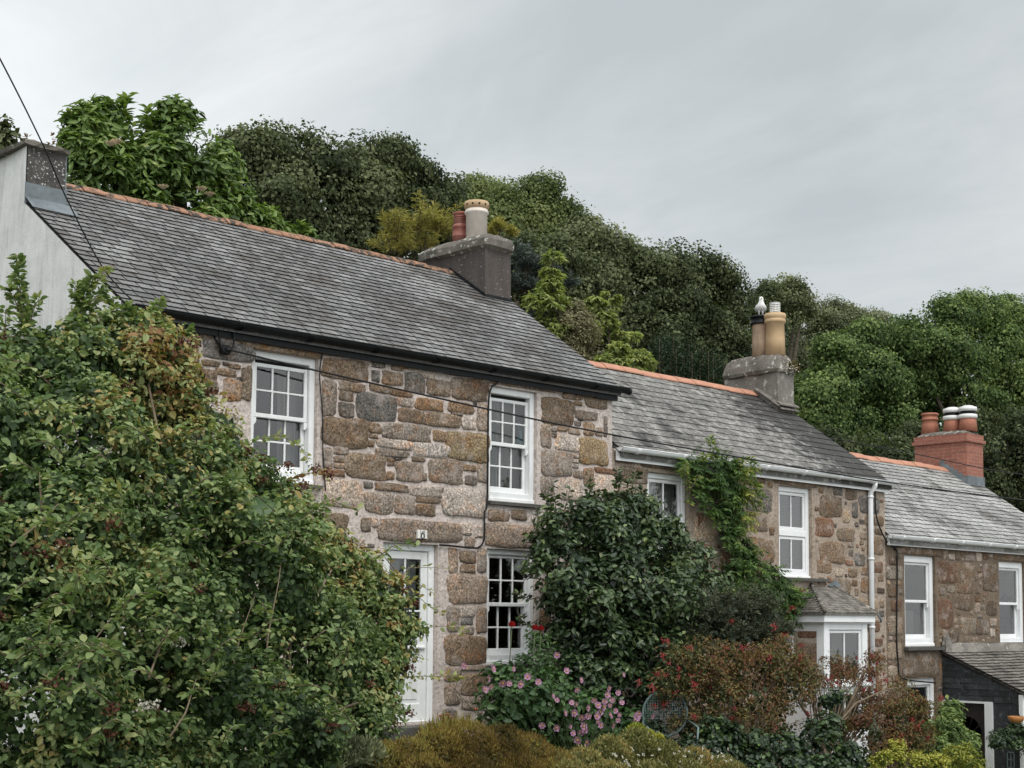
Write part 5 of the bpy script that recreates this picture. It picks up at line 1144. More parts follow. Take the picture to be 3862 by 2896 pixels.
# ---- the bramble hedge
HB = [(60,1450,230,.3),(260,1420,220,.3),(440,1370,205,.4),(575,1345,150,.5),(640,1520,170,.5),(730,1690,190,.5),(900,1880,190,.6),(1050,1990,180,.7),(1190,2110,170,.8),(1320,2200,150,.9),(1400,2330,170,1.0),(1400,2480,160,.9),(1330,2620,180,.8),(1270,2760,190,.6),
      (300,1700,300,-.3),(600,1900,320,-.2),(200,2100,340,-.9),(900,2200,340,0),(500,2400,360,-1.0),(1100,2450,290,.3),(150,2650,330,-1.5),(700,2700,350,-.9),(1000,2800,300,-.3),(350,2880,260,-1.5),(-100,1700,300,-.3),(-100,2200,300,-1.0)]
Ch, Rh = blobs3(HB, 10.4)
hb = onY(700, 2500, 10.2); hedge = empty('bramble_hedge', (hb[0], hb[1], -1.45), 'huge tangled bramble hedge covering the left of the garden and the gable foot', 'hedge')
Cq, Rq = [], []
for c, r in zip(Ch, Rh):
    Cq.append(c); Rq.append(r*.9)
    for d in rdir(26):
        if d@unit(-c[None])[0] > -.3: q = r*RNG.uniform(.16, .34); Cq.append(c+d*(r*RNG.uniform(.96, 1.1)-q*.7)); Rq.append(q)
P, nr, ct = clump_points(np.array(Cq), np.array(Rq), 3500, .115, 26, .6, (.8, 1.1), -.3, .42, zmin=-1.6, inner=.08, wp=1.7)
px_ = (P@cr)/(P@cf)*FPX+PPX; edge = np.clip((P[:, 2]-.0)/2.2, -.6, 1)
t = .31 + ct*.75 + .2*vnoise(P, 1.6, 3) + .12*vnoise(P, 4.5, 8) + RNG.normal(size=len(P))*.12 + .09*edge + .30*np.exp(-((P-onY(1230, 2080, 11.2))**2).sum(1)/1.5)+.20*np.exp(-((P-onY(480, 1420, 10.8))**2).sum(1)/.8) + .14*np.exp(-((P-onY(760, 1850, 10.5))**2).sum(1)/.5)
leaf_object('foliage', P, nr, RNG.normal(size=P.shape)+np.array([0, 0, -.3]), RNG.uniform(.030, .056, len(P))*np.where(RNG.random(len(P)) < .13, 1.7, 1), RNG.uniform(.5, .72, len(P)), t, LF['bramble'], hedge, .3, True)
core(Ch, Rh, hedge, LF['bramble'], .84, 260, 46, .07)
# arching stems and sprigs that break the outline
b = MB(); P, Nn, D, T = [], [], [], []
def sprig(pts, Y, r=.007, n=40, tt=(.2, .6), L0=0.05, fol=True):
    q = [onY(x, y, Y+dy) for x, y, dy in pts]; out = []
    for i in range(len(q)-1):
        for k in range(6): out.append(q[i]+(q[i+1]-q[i])*k/6)
    out.append(q[-1]); out = np.array(out); out[1:-1] = (out[:-2]+2*out[1:-1]+out[2:])/4
    b.tube(list(out), list(np.linspace(r, r*.35, len(out))), 5)
    if fol:
        for i in range(len(out)-1): spray(P, Nn, D, T, out[i], out[i+1], max(1, n//len(out)), .05, .2, .5, tt)
sprig([(120,1300,0),(100,1200,0),(75,1090,0),(62,960,0)], 10.6, .009, 240, (.15, .6)); sprig([(110,1250,0),(50,1120,0),(25,1080,0)], 10.6, .006, 80); sprig([(110,1230,0),(130,1160,0),(150,1120,0)], 10.6, .005, 60)
sprig([(300,1280,0),(300,1180,0),(320,1100,0),(350,1040,0)], 10.7, .008, 230, (.2, .6)); sprig([(310,1180,0),(360,1120,0),(400,1090,0)], 10.7, .006, 90); sprig([(300,1150,0),(280,1110,0),(285,1060,0)], 10.7, .005, 70); sprig([(330,1110,0),(380,1040,0),(400,1010,0)], 10.7, .005, 50, (.45, .7))
sprig([(420,1240,0),(430,1180,0),(425,1120,0)], 10.7, .006, 90); sprig([(560,1230,0),(580,1190,0),(600,1130,0)], 10.8, .006, 120, (.25, .55)); sprig([(520,1230,0),(500,1190,0),(480,1150,0)], 10.8, .006, 100); sprig([(620,1260,0),(680,1250,0),(720,1250,0)], 10.8, .006, 70); sprig([(20,1240,0),(20,1190,0),(28,1160,0)], 10.6, .004, 30)
sprig([(900,1720,0),(960,1660,0),(1050,1640,0),(1130,1680,0),(1170,1740,0)], 11, .006, 70, (.35, .7)); sprig([(1050,1850,0),(1120,1790,0),(1200,1780,0),(1240,1800,0)], 11.1, .006, 60, (.5, .95)); sprig([(1380,2230,0),(1470,2180,0),(1560,2190,0),(1640,2240,0)], 11.4, .006, 50, (.5, .8))
sprig([(1480,2420,0),(1560,2370,0),(1680,2360,0),(1760,2390,0)], 11.4, .006, 44, (.35, .75)); sprig([(1450,2560,0),(1580,2550,0),(1680,2550,0),(1740,2555,0)], 11.4, .006, 60, (.55, .75)); sprig([(1500,2200,0),(1540,2140,0),(1630,2140,0),(1720,2145,0)], 11.4, .005, 24, (.5, .7)); sprig([(1450,2100,0),(1530,2200,0),(1620,2290,0),(1680,2320,0)], 11.4, .005, 40, (.4, .8))
for _ in range(70):
    x, y = RNG.uniform(20, 1450), RNG.uniform(1450, 2850)
    if y < 1250+.62*x: continue
    w = RNG.uniform(0, 6.28); ln = RNG.uniform(90, 260); yy = -1.6-.4*(y > 2200)-.6*(x < 500)
    sprig([(x, y, yy+.25), (x+ln*.5*math.cos(w), y-ln*.35, yy), (x+ln*math.cos(w), y-ln*.2+ln*.3*math.sin(w), yy+.1)], 10.4, .0055, 26, (.2, .6))
for pts in ([(560,2560,-1.9),(610,2420,-1.8),(680,2260,-1.6),(740,2200,-1.5)], [(1000,2540,-.9),(1010,2400,-.9),(1050,2200,-.8),(1060,2120,-.7)], [(40,2060,-1.6),(140,1980,-1.6),(220,1900,-1.5)], [(160,1930,-1.4),(150,1830,-1.4),(150,1780,-1.4)], [(860,2600,-.9),(900,2420,-.9),(960,2250,-.8)], [(640,2780,-2),(700,2690,-2),(740,2560,-1.9)], [(1250,2790,-.4),(1230,2700,-.4),(1170,2640,-.4)], [(250,2600,-2),(330,2450,-2),(420,2330,-2)]):
    sprig(pts, 10.4, .009, 24, (.3, .65))
for x0, y0, x1, y1 in ((900,2700,260,1500),(900,2700,560,1450),(1000,2700,900,1900),(1050,2750,1250,2150),(1050,2750,1420,2350),(700,2750,120,2100),(600,2800,60,2500),(1000,2750,1350,2650),(800,2700,420,1900),(800,2750,640,2300),(500,2800,200,1700),(1100,2750,1100,2250)):
    b.tube([onY(x0, y0, 10.3), onY((x0+x1)/2+RNG.normal()*40, (y0+y1)/2, 10.1), onY(x1, y1, 10.4)], [.022, .016, .009], 6)          # old canes inside the hedge
P, Nn, D, T = map(np.concatenate, (P, Nn, D, T)); leaf_object('sprig_foliage', P, Nn, D, RNG.uniform(.04, .085, len(P)), .58, T, LF['bramble'], hedge, .2, True); b.build('stem', M['stem'], hedge)
# dried flower and berry heads
P, Nn = [], []
for _ in range(95):
    x, y = RNG.uniform(80, 1560), RNG.uniform(1300, 2850)
    i = RNG.integers(0, len(Ch)); d = rdir(1)[0]; d = d if d@unit(-Ch[i][None])[0] > .1 else -d
    c = Ch[i]+d*Rh[i]*1.05; n = 40; P.append(c+rdir(n)*np.array([.075, .075, .05])*RNG.uniform(.2, 1, (n, 1))); Nn.append(rdir(n))
for (x, y) in [(990,1730),(1030,1770),(1090,1755),(1190,1770),(1240,1790),(930,1700),(1250,2480),(1180,2400),(1420,2560),(1500,2640),(1540,2690),(1480,2300),(1560,2270),(600,1560),(340,1290),(410,1440),(520,1330)]:
    c = onY(x, y, 10.75 if x < 1300 else 11.25); n = 46; P.append(c+rdir(n)*np.array([.08, .08, .055])*RNG.uniform(.2, 1, (n, 1))); Nn.append(rdir(n))
P, Nn = np.concatenate(P), np.concatenate(Nn); leaf_object('dried_blossom', P, Nn, RNG.normal(size=P.shape), .028, .9, RNG.uniform(0, 1, len(P)), LF['berry'], hedge, .6)
P, Nn = [], []
for (x, y, Y) in ((620,1640,10.2),(690,1650,10.2),(470,1640,10.0),(560,2660,8.4),(660,2420,8.7),(380,1700,9.6)):
    c = onY(x, y, Y); n = 60; P.append(c+rdir(n)*np.array([.13, .13, .05])*RNG.uniform(.2, 1, (n, 1))); Nn.append(rdir(n))
P, Nn = np.concatenate(P), np.concatenate(Nn); leaf_object('seed_blossom', P, Nn, RNG.normal(size=P.shape), .024, .9, RNG.uniform(0, 1, len(P)), LF['white'], hedge, .6)
# one broad-leaved seedling in the hedge
c = onY(880, 1930, 9.9); pl_ = empty('broadleaf_sapling', (c[0], c[1], -1.45), 'sapling with very large soft green leaves growing out of the bramble', 'plant')
A_ = np.array([[-1.3, .2, .1], [-.7, -.5, .2], [.1, -.9, .25], [1.2, -.2, .15], [.8, .4, .35], [-.4, .3, .45], [.2, .1, .6], [-1.6, -.1, -.05]])
leaf_object('foliage', np.tile(c, (8, 1))+A_*.05, np.array([[0, -.6, 1.]]*8)+RNG.normal(size=(8, 3))*.25, A_, np.array([.3, .26, .26, .3, .24, .24, .2, .34]), .68, np.full(8, .55), LF['anemone'], pl_, .12, True, .2)
b = MB(); b.tube([(c[0], c[1]+.1, -1.45), c], [.02, .01], 6); b.build('stem', M['stem_green'], pl_)

# ---- camellia against the wall
cam_b = [(2110,2010,115,.1),(2230,1960,95,.2),(2340,1930,95,.3),(2410,1960,90,.3),(2480,2060,110,.1),(2300,2060,160,0),(2130,2150,150,-.1),(2240,2260,190,-.2),(2430,2230,180,-.2),(2580,2190,120,-.1),(2160,2400,120,-.1),(2300,2470,160,-.3),(2450,2450,150,-.4),(2180,2560,120,-.2),(2380,2620,130,-.4),(2650,2230,85,.2),(2600,2120,80,.4),(2700,2300,90,.1),(2540,2080,70,.4),(2520,2330,120,-.3),(2050,2090,70,.2)]
caml, Cc, Rc = tree('camellia_bush', 'dark glossy camellia bush climbing the wall right of the lower sash window', 'bush', cam_b, 12.55, LF['camellia'], 900, .17, 26, .085, .52, None, cf_=.7, cn=160, six=True, foot=(2290, 2600), tb=.5, tv=.3, droop=.1, jit=.45)
b = MB(); P, Nn, D, T = [], [], [], []
for (x0, y0, x1, y1) in ((2100,1960,2085,1820),(2120,1950,2150,1840),(2230,1900,2215,1810),(2240,1900,2250,1850),(2330,1880,2330,1800),(2350,1880,2380,1800),(2400,1900,2430,1840),(2420,1900,2460,1870),(2300,1880,2290,1850),(2050,2050,1990,2010),(2480,1980,2520,1960),(2080,1900,2050,1860),(2380,1850,2400,1780),(2340,1820,2325,1770),(2000,2260,1930,2230),(1990,2360,1960,2330),(2000,2180,1970,2140)):
    a, c = onY(x0, y0, 12.75), onY(x1, y1, 12.75); b.tube([onY(2260, 2200, 12.7), a*.6+onY(2260, 2200, 12.7)*.4, a, (a+c)/2+np.array([.01, 0, 0]), c], [.012, .009, .007, .005, .003], 5); spray(P, Nn, D, T, a, c, 34, .05, .3, .4, (.3, .9))
P, Nn, D, T = map(np.concatenate, (P, Nn, D, T)); leaf_object('shoot_foliage', P, Nn, D, .085*RNG.uniform(.7, 1.2, len(P)), .5, T, LF['camellia'], caml, .2, True); b.build('shoot', M['stem'], caml)
# ---- creeper over the gutter of the middle cottage
wb = [(2640,1760,55),(2720,1750,60),(2780,1770,50),(2650,1830,70),(2740,1830,80),(2800,1850,40),(2720,1920,70),(2780,1930,55),(2760,2010,65),(2800,2060,60),(2820,2130,80),(2900,2160,70),(2880,2230,80),(2960,2210,60),(3000,2240,40),(2760,2160,80),(2700,2230,90),(2800,2250,90),(2640,2180,70),(2590,1740,28),(2980,2290,40)]
Cw, Rw = blobs3(wb, 13.46); wb0 = onY(2790, 2400, 13.4); wist = empty('wall_creeper', (wb0[0], wb0[1], -2.5), 'leafy green creeper hanging from the white gutter between the middle cottage windows', 'climbing plant')
P, Nn, D, T = [], [], [], []; b = MB()
for c, r in zip(Cw, Rw):
    for k in range(int(30*(r/Rw.max()))+8):
        d = rdir(1)[0]; d[1] = -abs(d[1])*.4; d[2] *= .7; a = c+d*r*.3; L__ = RNG.uniform(.2, .36); e = a+unit((d+np.array([0, -.2, -.5]))[None])[0]*L__; t = np.repeat(np.linspace(.15, 1, 8), 2)[:, None]
        sd = unit(np.cross(e-a, [0, -.4, 1.])[None])[0]; s_ = np.tile([[1.], [-1.]], (8, 1)); p = a+(e-a)*t; m = len(p); P.append(p); D.append(sd*s_+unit((e-a)[None])*.55+RNG.normal(size=(m, 3))*.12)
        Nn.append(np.array([0, -.6, .9])+d*.5+RNG.normal(size=(m, 3))*.25); T.append(np.full(m, RNG.uniform(.25, .8))+RNG.normal(size=m)*.1)
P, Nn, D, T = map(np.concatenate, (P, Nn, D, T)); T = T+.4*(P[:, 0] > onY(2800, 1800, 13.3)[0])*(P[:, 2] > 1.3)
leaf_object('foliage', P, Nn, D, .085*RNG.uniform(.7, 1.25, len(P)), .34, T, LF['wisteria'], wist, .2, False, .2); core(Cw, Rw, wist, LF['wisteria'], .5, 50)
b = MB(); P, Nn, D, T = [], [], [], []
b.tube([(wb0[0], 13.5, -2.5), onY(2790, 2200, 13.5), onY(2760, 2000, 13.5), onY(2720, 1850, 13.5), onY(2690, 1720, 13.45)], [.03, .028, .024, .018, .01], 6)
for (pts, n) in (([(2700,1740),(2692,1690),(2675,1650)], 60), ([(2640,1740),(2660,1715),(2700,1712)], 50), ([(2780,1730),(2830,1735),(2850,1760)], 50), ([(2800,1800),(2850,1830),(2880,1880)], 50), ([(2790,1780),(2840,1790),(2850,1850)], 40), ([(2590,1740),(2580,1780),(2600,1830)], 40), ([(2850,1850),(2862,1900),(2880,1930)], 30), ([(2640,1790),(2600,1850),(2600,1900)], 30)):
    q = [onY(x, y, 13.2) for x, y in pts]; b.tube(q, [.006, .004, .002], 4); [spray(P, Nn, D, T, q[i], q[i+1], n, .07, -.1, .4, (.6, 1.)) for i in (0, 1)]
P, Nn, D, T = map(np.concatenate, (P, Nn, D, T)); leaf_object('young_foliage', P, Nn, D, .075*RNG.uniform(.7, 1.25, len(P)), .34, T, LF['wisteria'], wist, .2); b.build('stem', M['stem'], wist)
# ---- feathery dark shrub in front of the bay
C, R = blobs3([(2640,2350,110),(2740,2330,125),(2850,2330,110),(2700,2430,130),(2820,2430,130),(2920,2400,70),(2600,2430,80)], 12.0)
fb = onY(2750, 2500, 12.0); fea = empty('feathery_shrub', (fb[0], fb[1], float(gz(fb[0], fb[1]))), 'dark feathery needle leaved shrub in front of the bay window', 'shrub')
P, Nn, D, T = [], [], [], []; b = MB()
for c, r in zip(C, R):
    for k in range(70):
        d = rdir(1)[0]; d[2] = abs(d[2])*.7+.25
        if d@unit(-c[None])[0] < -.5: continue
        a = c+d*r*.2; e = c+unit(d[None])[0]*r*RNG.uniform(.9, 1.25)+np.array([RNG.normal()*.05, 0, RNG.normal()*.05]); b.tube([a, e], [.004, .0015], 4, cap=False); spray(P, Nn, D, T, a, e, 120, .035, .2, .6, (.1, .95))
P, Nn, D, T = map(np.concatenate, (P, Nn, D, T)); leaf_object('foliage', P, Nn, D, .05*RNG.uniform(.6, 1.3, len(P)), .22, T, LF['rosemary'], fea, 0, False, .05); core(C, R, fea, LF['rosemary'], .62, 200); b.build('stem', M['stem'], fea)
# ---- fuchsia bushes
def fuchsia(label, bl, Y, ncl, foot, nflow, tb, tw, flow_area, name='fuchsia_bush', cf_=.55, stems=()):
    root, C, R = tree(name, label, 'bush', bl, Y, LF['fuchsia'], ncl, .13, 26, .045, .5, 'fuchsia bushes', trunk=False, cf_=cf_, cn=110, foot=foot, tb=tb, tv=.4, jit=.6, tw=tw, inner=.1)
    b = MB(); base = onY(foot[0], foot[1], Y); g = float(gz(base[0], base[1]))
    for c, r in zip(C, R):
        for k in range(6):
            d = rdir(1)[0]; d[2] = abs(d[2]); e = c+d*r*1.15; b.tube([(base[0]+RNG.normal()*.15, base[1], g), (c+e)/2*.7+base*.3, e], [.014, .006, .002], 5, cap=False)
    for pts in stems: b.tube([onY(x, y, Y+dy) for x, y, dy in pts], list(np.linspace(.028, .008, len(pts))), 6)
    b.build('stem', M['stem'], root)
    # a bell: four flared sepals over a skirt, hung from a thread
    mesh = None
    for i in range(nflow):
        j = RNG.integers(0, len(C)); d = rdir(1)[0]; d = d if d@unit(-C[j][None])[0] > 0 else -d; c = C[j]+d*R[j]*1.08
        if flow_area and i < len(flow_area): x, y = flow_area[i]; c = onY(x, y, Y-.35)
        if mesh is None:
            n = 26; pp = RNG.normal(size=(n, 3))*np.array([.028, .028, .03]); dd = np.array([0, 0, -1.])+RNG.normal(size=(n, 3))*.5
            o = leaf_object('flower', pp, RNG.normal(size=(n, 3)), dd, .05, .42, RNG.uniform(0, 1, n), LF['petal_fuchsia'], root, .4, False, -.1); mesh = o.data
        else:
            o = bpy.data.objects.new('flower', mesh); COL.objects.link(o); o.parent = root
        o.location = [float(v) for v in c-np.array(root.location)]; o.rotation_euler = (0, 0, RNG.uniform(0, 6.28)); s_ = RNG.uniform(.4, .85); o.scale = (s_, s_, s_)
    return root
fuchsia('wide rusty fuchsia bush dotted with crimson flowers in front of the feathery shrub', [(2560,2520,80),(2640,2500,100),(2760,2520,120),(2880,2500,100),(2960,2480,80),(2560,2640,90),(2680,2640,130),(2820,2640,140),(2960,2600,120),(2600,2740,100),(2750,2760,110),(2920,2740,110),(2500,2580,50),(3030,2540,70)], 11.4, 560, (2750, 2840), 44, .5, .5,
    [(2510,2415),(2500,2470),(2520,2500),(2560,2520),(2600,2440),(2760,2340),(2740,2440),(2800,2440),(2920,2360),(2960,2390),(2990,2290),(2560,2550),(2480,2540),(2830,2490),(2900,2480),(2750,2600),(2620,2580),(2470,2660),(2620,2700),(2770,2670),(2770,2740),(2760,2710),(2410,2570),(2460,2590)])
fuchsia('sparse reddish fuchsia with bare pale stems crossing the bay window', [(3040,2520,55),(3130,2535,65),(3215,2525,60),(3060,2570,80),(3160,2570,85),(3260,2560,60),(3300,2500,35),(3340,2620,70),(3400,2640,60),(3280,2680,70)], 11.9, 210, (3100, 2840), 14, .78, .3,
    [(3140,2550),(3160,2570),(3130,2560),(3290,2470),(3310,2500),(3330,2540),(3340,2560),(3230,2480),(3120,2560),(3260,2600),(3440,2620)], cf_=0, stems=([(2950,2860,0),(3080,2790,-.1),(3150,2740,-.2),(3230,2650,-.2),(3340,2600,-.2),(3420,2590,-.2)], [(2960,2830,0),(3100,2750,-.2),(3180,2720,-.2),(3200,2700,-.2)], [(3180,2700,-.1),(3220,2620,-.1),(3260,2540,-.1)], [(3050,2700,-.1),(3020,2660,-.1),(2990,2600,-.1)]))
fuchsia('golden brown fuchsia mass below the lowest cottage ground floor window', [(3280,2760,80),(3380,2720,80),(3450,2680,60),(3400,2800,90),(3300,2850,80),(3480,2780,50)], 11.5, 260, (3380, 2880), 11, .62, .35, [(3460,2740),(3480,2720),(3440,2710),(3390,2800),(3470,2840),(3490,2870),(3500,2780),(3550,2632),(3400,2770)])
# ---- ivy-leaved bank under the fuchsias, bushes at the right
tree('ivy_bank', 'dark ivy leaved bank spreading under the rusty fuchsia', 'plant', [(2480,2830,90),(2620,2850,110),(2770,2850,120),(2920,2840,120),(3050,2800,90),(3120,2740,60),(2700,2780,80),(2650,2940,100,-.3),(2850,2940,100,-.3),(3050,2940,100,-.3),(3200,2940,80,-.3),(3080,2880,80),(3180,2860,70),(3140,2640,28)], 10.9, LF['ivy'], 480, .13, 22, .062, .8, None, trunk=False, cf_=.6, six=True, tb=.5, tv=.4, foot=(2800, 2896))
tree('leafy_shrub', 'fresh green leafy shrub standing before the dark porch door', 'shrub', [(3560,2720,55),(3590,2680,35),(3540,2780,75),(3600,2780,60),(3520,2840,80),(3620,2840,60),(3660,2790,28)], 12.0, LF['fresh'], 220, .11, 22, .085, .4, None, trunk=False, cf_=.55, six=True, tb=.66, tv=.3, foot=(3570, 2890))
tree('yellow_spurge', 'yellow green flowering plant along the bottom right edge', 'plant', [(3320,2880,60),(3420,2890,70),(3520,2890,60),(3600,2870,55),(3680,2890,50),(3380,2830,40),(3640,2840,34)], 11.2, LF['euph'], 230, .08, 22, .045, .55, None, trunk=False, cf_=.5, tb=.45, tv=.4, foot=(3500, 2896))
tree('potted_shrub', 'small dark leafy shrub at the front corner of the slate porch', 'shrub', [(3790,2790,40),(3830,2770,40),(3760,2795,25),(3850,2810,34)], 12.0, LF['ivy'], 110, .09, 20, .075, .35, None, trunk=False, cf_=.5, tb=.6, tv=.35, foot=(3830, 2890))
b = MB(); c = onY(3832, 2712, 12.0); b.lathe(c, [(.02, -.09), (.07, -.07), (.12, -.02), (.14, .04), (.13, .05), (.1, .0), (.02, -.04)], 18); hb_ = empty('hanging_bowl', (c[0], c[1], c[2]-.09), 'amber bowl hanging on wires at the porch corner', 'hanging planter'); b.build('bowl', M['lamp'], hb_)
b = MB(); [b.tube([c+np.array([.12*math.cos(a), .12*math.sin(a), .045]), (c[0], 12.1, c[2]+.5)], .004, 4) for a in (0, 2.1, 4.2)]; b.build('wire', M['cable'], hb_)
# ---- pink anemones
an0 = onY(2100, 2800, 11.9); ane = empty('anemone_clump', (an0[0], an0[1], -1.5), 'clump of pink anemones flowering under the lower sash window and camellia', 'flowers')
C, R = blobs3([(1900,2600,80),(1980,2640,100),(2080,2640,90),(2000,2720,110),(2120,2730,100),(2220,2700,90),(2150,2800,110),(2280,2790,90),(2380,2760,80),(1900,2690,70)], 11.9)
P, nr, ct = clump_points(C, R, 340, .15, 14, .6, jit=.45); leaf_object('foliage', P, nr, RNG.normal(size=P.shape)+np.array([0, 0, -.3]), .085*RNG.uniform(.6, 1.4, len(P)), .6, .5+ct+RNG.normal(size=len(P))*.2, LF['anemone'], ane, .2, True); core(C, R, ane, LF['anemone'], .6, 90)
fl = [(1858,2523),(1935,2522),(2100,2470),(2135,2530),(1990,2552),(1920,2578),(2190,2565),(2175,2600),(2030,2572),(2085,2625),(2100,2640),(2155,2650),(2170,2655),(2165,2688),(2295,2595),(2330,2612),(2290,2620),(2310,2640),(2345,2650),(2255,2660),(2275,2665),(2262,2685),(2320,2680),(2335,2695),(2300,2700),(2250,2700),(2215,2670),(2218,2700),(2195,2705),(2130,2690),(2150,2740),(2100,2745),(2200,2740),(2255,2720),(2265,2735),(2310,2735),(2330,2715),(2400,2700),(2410,2692),(2390,2715),(2460,2700),(2045,2735),(2205,2755),(2190,2765),(2160,2765),(2210,2800),(1960,2580),(1840,2560),(1830,2600),(1895,2575),(1850,2588),(2350,2545),(2405,2710),(2280,2645),(2240,2640),(2300,2660),(1750,2510),(2180,2790)]
b = MB(); am = None
for x, y in fl:
    c = onY(x, y, 11.35+RNG.uniform(-.25, .2)); b.tube([(c[0]*.45+an0[0]*.55, c[1]+.25, -1.5), c+np.array([RNG.normal()*.03, .1, -.25]), c], [.006, .004, .003], 4, cap=False)
    if am is None:
        P, Nn, D, T = [], [], [], []
        for k in range(7): a = k*.9; o = np.array([math.cos(a), -.25, math.sin(a)]); P.append(o*.008); D.append(o); Nn.append(np.array([-o[0]*.25, -1, -o[2]*.25])); T.append(.3+.5*(k % 2))
        o = leaf_object('flower', np.array(P), np.array(Nn), np.array(D), .052, .85, np.array(T), LF['petal_pink'], ane, .15, True, -.1); am = o.data
        m2 = MB(); m2.lathe((0, 0, 0), [(.006, -.008), (.014, 0), (.012, .008), (.004, .012)], 8); cen = m2.build('flower_centre', LF['yellow'], o); cen.location = (0, -.012, 0); cen.rotation_euler = (math.pi/2, 0, 0)
    else:
        o = bpy.data.objects.new('flower', am); COL.objects.link(o); o.parent = ane
        q = bpy.data.objects.new('flower_centre', cen.data); COL.objects.link(q); q.parent = o; q.location = cen.location; q.rotation_euler = cen.rotation_euler
    s_ = RNG.uniform(.5, .92); o.scale = (s_, s_, s_); o.location = [float(v) for v in c-np.array(ane.location)]; o.rotation_euler = (RNG.uniform(-.5, .6), RNG.uniform(0, 6), RNG.uniform(-1.0, .2))
b.build('stem', M['stem_green'], ane)
# ---- rose with two red blooms
r0 = onY(2000, 2640, 12.4); rose = empty('rose_bush', (r0[0], r0[1], -1.5), 'rose with two red blooms in front of the lower sash window', 'flowers')
C, R = blobs3([(2010,2480,60),(2040,2420,45),(1990,2540,60),(2060,2500,50)], 12.5); P, nr, ct = clump_points(C, R, 70, .1, 12, .7); leaf_object('foliage', P, nr, RNG.normal(size=P.shape), .055, .6, .6+ct, LF['anemone'], rose, .2, True)
b = MB()
for (x, y, s_) in ((1931, 2356, 1.), (2018, 2368, .9), (2040, 2370, .85)):
    c = onY(x, y, 12.3); b.tube([(r0[0], r0[1], -1.5), c-np.array([.03, 0, .4]), c], [.01, .006, .005], 5)
    P, Nn, D, T = [], [], [], []
    for k in range(40): a = k*2.4; h = k/40; rr = .012+.05*h; o = np.array([math.cos(a), math.sin(a), .0]); P.append(c+o*rr*.5+np.array([0, 0, -.03*h])); D.append(o*(.35+.6*h)+np.array([0, 0, 1-.7*h])); Nn.append(-o+np.array([0, 0, .5])); T.append(RNG.random())
    leaf_object('flower', np.array(P), np.array(Nn), np.array(D), .05*s_, .95, np.array(T), LF['petal_red'], rose, .15, True, -.1)
b.build('stem', M['stem_green'], rose)
# ---- heathers and ground cover along the bottom edge
def heather(name, label, bl, Y, mt, n, L_, tb=.5, group=None, up=1., tw=.5, ratio=.16, cat='heather'):
    C, R = blobs3(bl, Y); base = onY(np.mean([t[0] for t in bl]), 2896, Y); root = empty(name, (base[0], base[1], -1.5), label, cat, group)
    w = R**2/np.sum(R**2); k = RNG.choice(len(R), n, p=w); d = rdir(n); d[:, 2] = np.abs(d[:, 2]); P = C[k]+d*(R[k]*RNG.uniform(.8, 1.04, n))[:, None]
    keep = np.sum(d*TOCAM(C[k]), 1) > -.5; P, d = P[keep], d[keep]; m = len(P)
    D = d*.5+np.array([0, 0, up])+RNG.normal(size=(m, 3))*.45
    t = tb+tw*vnoise(P, 4.0, 4)*.5+RNG.normal(size=m)*.2
    leaf_object('foliage', P, np.cross(D, RNG.normal(size=(m, 3))), D, L_*RNG.uniform(.5, 1.4, m), ratio, t, mt, root, .2, False, .1); core(C, R, root, mt, .72, 160); return root
heather('heather_mound', 'broad golden brown heather mound at the bottom centre', [(1540,2890,105),(1650,2850,105),(1770,2832,108),(1890,2840,105),(1990,2868,100),(2080,2910,90),(1450,2900,100),(1700,2890,130),(1880,2910,130),(1600,2960,110,-.3),(1780,2960,110,-.3),(1960,2960,110,-.3),(2060,2960,90,-.3)], 10.2, LF['heather'], 30000, .036, .5, None, .7, .8)
heather('tufted_grass', 'tuft of yellow grassy blades beside the white door step', [(1680,2790,45),(1740,2785,40),(1630,2805,40)], 10.7, LF['heather'], 520, .15, .85, None, 1.4, .4, .06, 'grass')
heather('ground_cover', 'yellow green succulent ground cover right of the heather mound', [(2200,2900,80),(2300,2860,85),(2400,2830,80),(2500,2870,80),(2620,2900,80),(2330,2910,90),(2460,2900,90),(2720,2920,70),(2150,2960,90,-.4),(2300,2960,90,-.4),(2450,2960,90,-.4),(2600,2960,90,-.4),(2750,2960,90,-.3)], 10.1, LF['sedum'], 16000, .032, .5, None, .6, .7, .5, 'plant')
heather('spurge_cushion', 'bright yellow rounded spurge heads beside the round backed chair', [(2400,2770,36),(2440,2790,32),(2480,2800,26),(2420,2810,30)], 10.5, LF['euph'], 2600, .035, .62, None, .8, .5, .5, 'plant')
heather('grey_weed_patch', 'grey green weedy growth at the bottom left corner beside the hedge foot', [(1300,2880,100),(1180,2900,110),(1380,2860,70),(1250,2820,70)], 10.2, LF['greyish'], 6000, .05, .55, None, .8, .6, .3, 'plant')
P, Nn = [], []
for _ in range(46):
    c = onY(RNG.uniform(2300, 2760), RNG.uniform(2820, 2892), 9.75); n = 6; P.append(c+rdir(n)*.006); Nn.append(np.array([0, -1, .6])+rdir(n)*.3)
dz = empty('daisy_patch', onY(2500, 2896, 9.8), 'tiny white daisies sprinkled over the yellow green ground cover', 'flowers')
P, Nn = np.concatenate(P), np.concatenate(Nn); leaf_object('blossom', P, Nn, RNG.normal(size=P.shape), .018, .8, RNG.uniform(0, 1, len(P)), LF['white'], dz, .1)
nas = empty('orange_lily', onY(1690, 2760, 10.9), 'few orange blooms above the heather by the granite pillar', 'flowers')
P, Nn, D = [], [], []; b = MB()
for (x, y) in ((1660,2705),(1690,2700),(1670,2722),(1795,2680),(1700,2712),(1650,2735)):
    c = onY(x, y, 10.9); b.tube([c-np.array([0, 0, .3]), c], .004, 4)
    for k in range(6): a = k*1.05; o = np.array([math.cos(a), math.sin(a), .5]); P.append(c); D.append(o); Nn.append(np.array([-o[0], -o[1], 1.]))
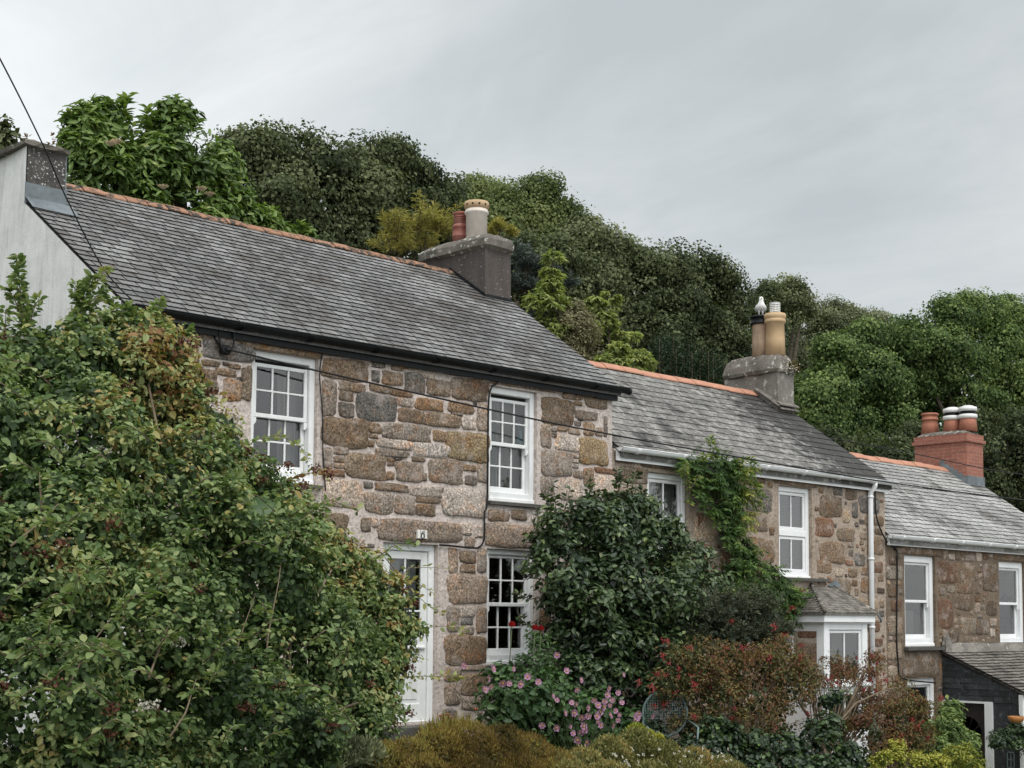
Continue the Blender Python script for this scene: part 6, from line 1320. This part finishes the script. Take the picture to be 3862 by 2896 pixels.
LF['orange'] = m_leaf('orange_petal', [(0, (.42, .10, .04)), (1, (.55, .2, .07))], .5, .3, .2)
leaf_object('flower', np.array(P), np.array(Nn), np.array(D), .045, .55, RNG.uniform(0, 1, len(P)), LF['orange'], nas, .2); b.build('stem', M['stem_green'], nas)
tree('daisy_tuft', 'dry tuft of small daisies growing on the corner of the grey rendered chimney', 'plant', [(2975,1372,24),(2992,1385,22),(3005,1395,14)], 15.46, LF['fuchsia'], 60, .05, 20, .03, .4, None, trunk=False, cf_=0, tb=.65, tv=.4)
P = []
for _ in range(40): P.append(onY(RNG.normal(2985, 13), RNG.normal(1385, 11), 15.38+RNG.uniform(-.05, .03)))
P = np.array(P); tuft = [o for o in COL.objects if o.name.startswith('daisy_tuft')][0]
leaf_object('blossom', P, np.tile([-.7, -.7, .4], (len(P), 1)), RNG.normal(size=P.shape), .028, .9, RNG.uniform(0, 1, len(P)), LF['white'], tuft, .1)
for i, (x, y, h, lab) in enumerate(((300, 555, .2, 'tallest weed sprouting on the flat top of the gable chimney'), (200, 545, .12, 'short brown weed on the gable chimney top left of the thin cable'), (215, 545, 0, None), (325, 560, 0, None))):
    if not lab: continue
    ww = empty('chimney_weed', onX(x*.62, y, 7.6) if False else (7.47+.30*(i == 0), 16.05, CLZ+.06), lab, 'weed')
    P, Nn, D, T = [], [], [], []; a = np.array(ww.location); spray(P, Nn, D, T, a, a+np.array([.01, 0, h]), 16, .02, .6, .5, (.6, 1)); spray(P, Nn, D, T, a+np.array([.09, .1, 0]), a+np.array([.10, .1, h*.6]), 10, .02, .6, .5, (.6, 1))
    P, Nn, D, T = map(np.concatenate, (P, Nn, D, T)); leaf_object('foliage', P, Nn, D, .07, .35, T, LF['fuchsia'], ww, .2)
# ---- garden chair with a round mesh back
k0 = onY(2508, 2690, 11.45); ch = empty('garden_chair', (k0[0], k0[1], -1.45), 'blue green iron garden chair with a round mesh back among the fuchsia', 'chair')
b = MB(); rr = .27; ax = unit(np.array([[.80, -.6, 0]]))[0]; cc = k0+np.array([0, 0, .0]); Q = lambda u, v, w=0: cc+ax*u+np.array([0, 0, v])+np.array([-ax[1], ax[0], 0])*w
b.tube([Q(rr*math.cos(t), rr*math.sin(t)) for t in np.linspace(0, 6.283, 33)], .014, 8, cap=False)
for k in range(-8, 9):
    u = k*rr/9; h = math.sqrt(rr*rr-u*u); b.tube([Q(u, -h), Q(u, h)], .004, 4); b.tube([Q(-h, u), Q(h, u)], .004, 4)
b.build('backrest', M['chair'], ch)
b = MB(); zs = -.42; b.lathe(Q(0, zs, -.28), [(.02, -.005), (.25, -.005), (.27, .01), (.25, .025), (.02, .025)], 28); b.build('seat', M['chair'], ch)
b = MB(); b.tube([Q(-.27, -.08), Q(-.31, -.12, -.2), Q(-.30, -.14, -.42), Q(-.27, -.44, -.46)], .013, 8); b.build('armrest', M['chair'], ch); b = MB(); b.tube([Q(.27, -.08), Q(.31, -.12, -.2), Q(.30, -.14, -.42), Q(.27, -.44, -.46)], .013, 8); b.build('armrest', M['chair'], ch)
gl = -1.45-float(cc[2])
for u, w in ((-.2, -.02), (.2, -.02), (-.2, -.46), (.2, -.46)):
    b = MB(); b.tube([Q(u, zs, w), Q(u*1.15, gl, w*1.05)], .012, 8); b.build('leg', M['chair'], ch)
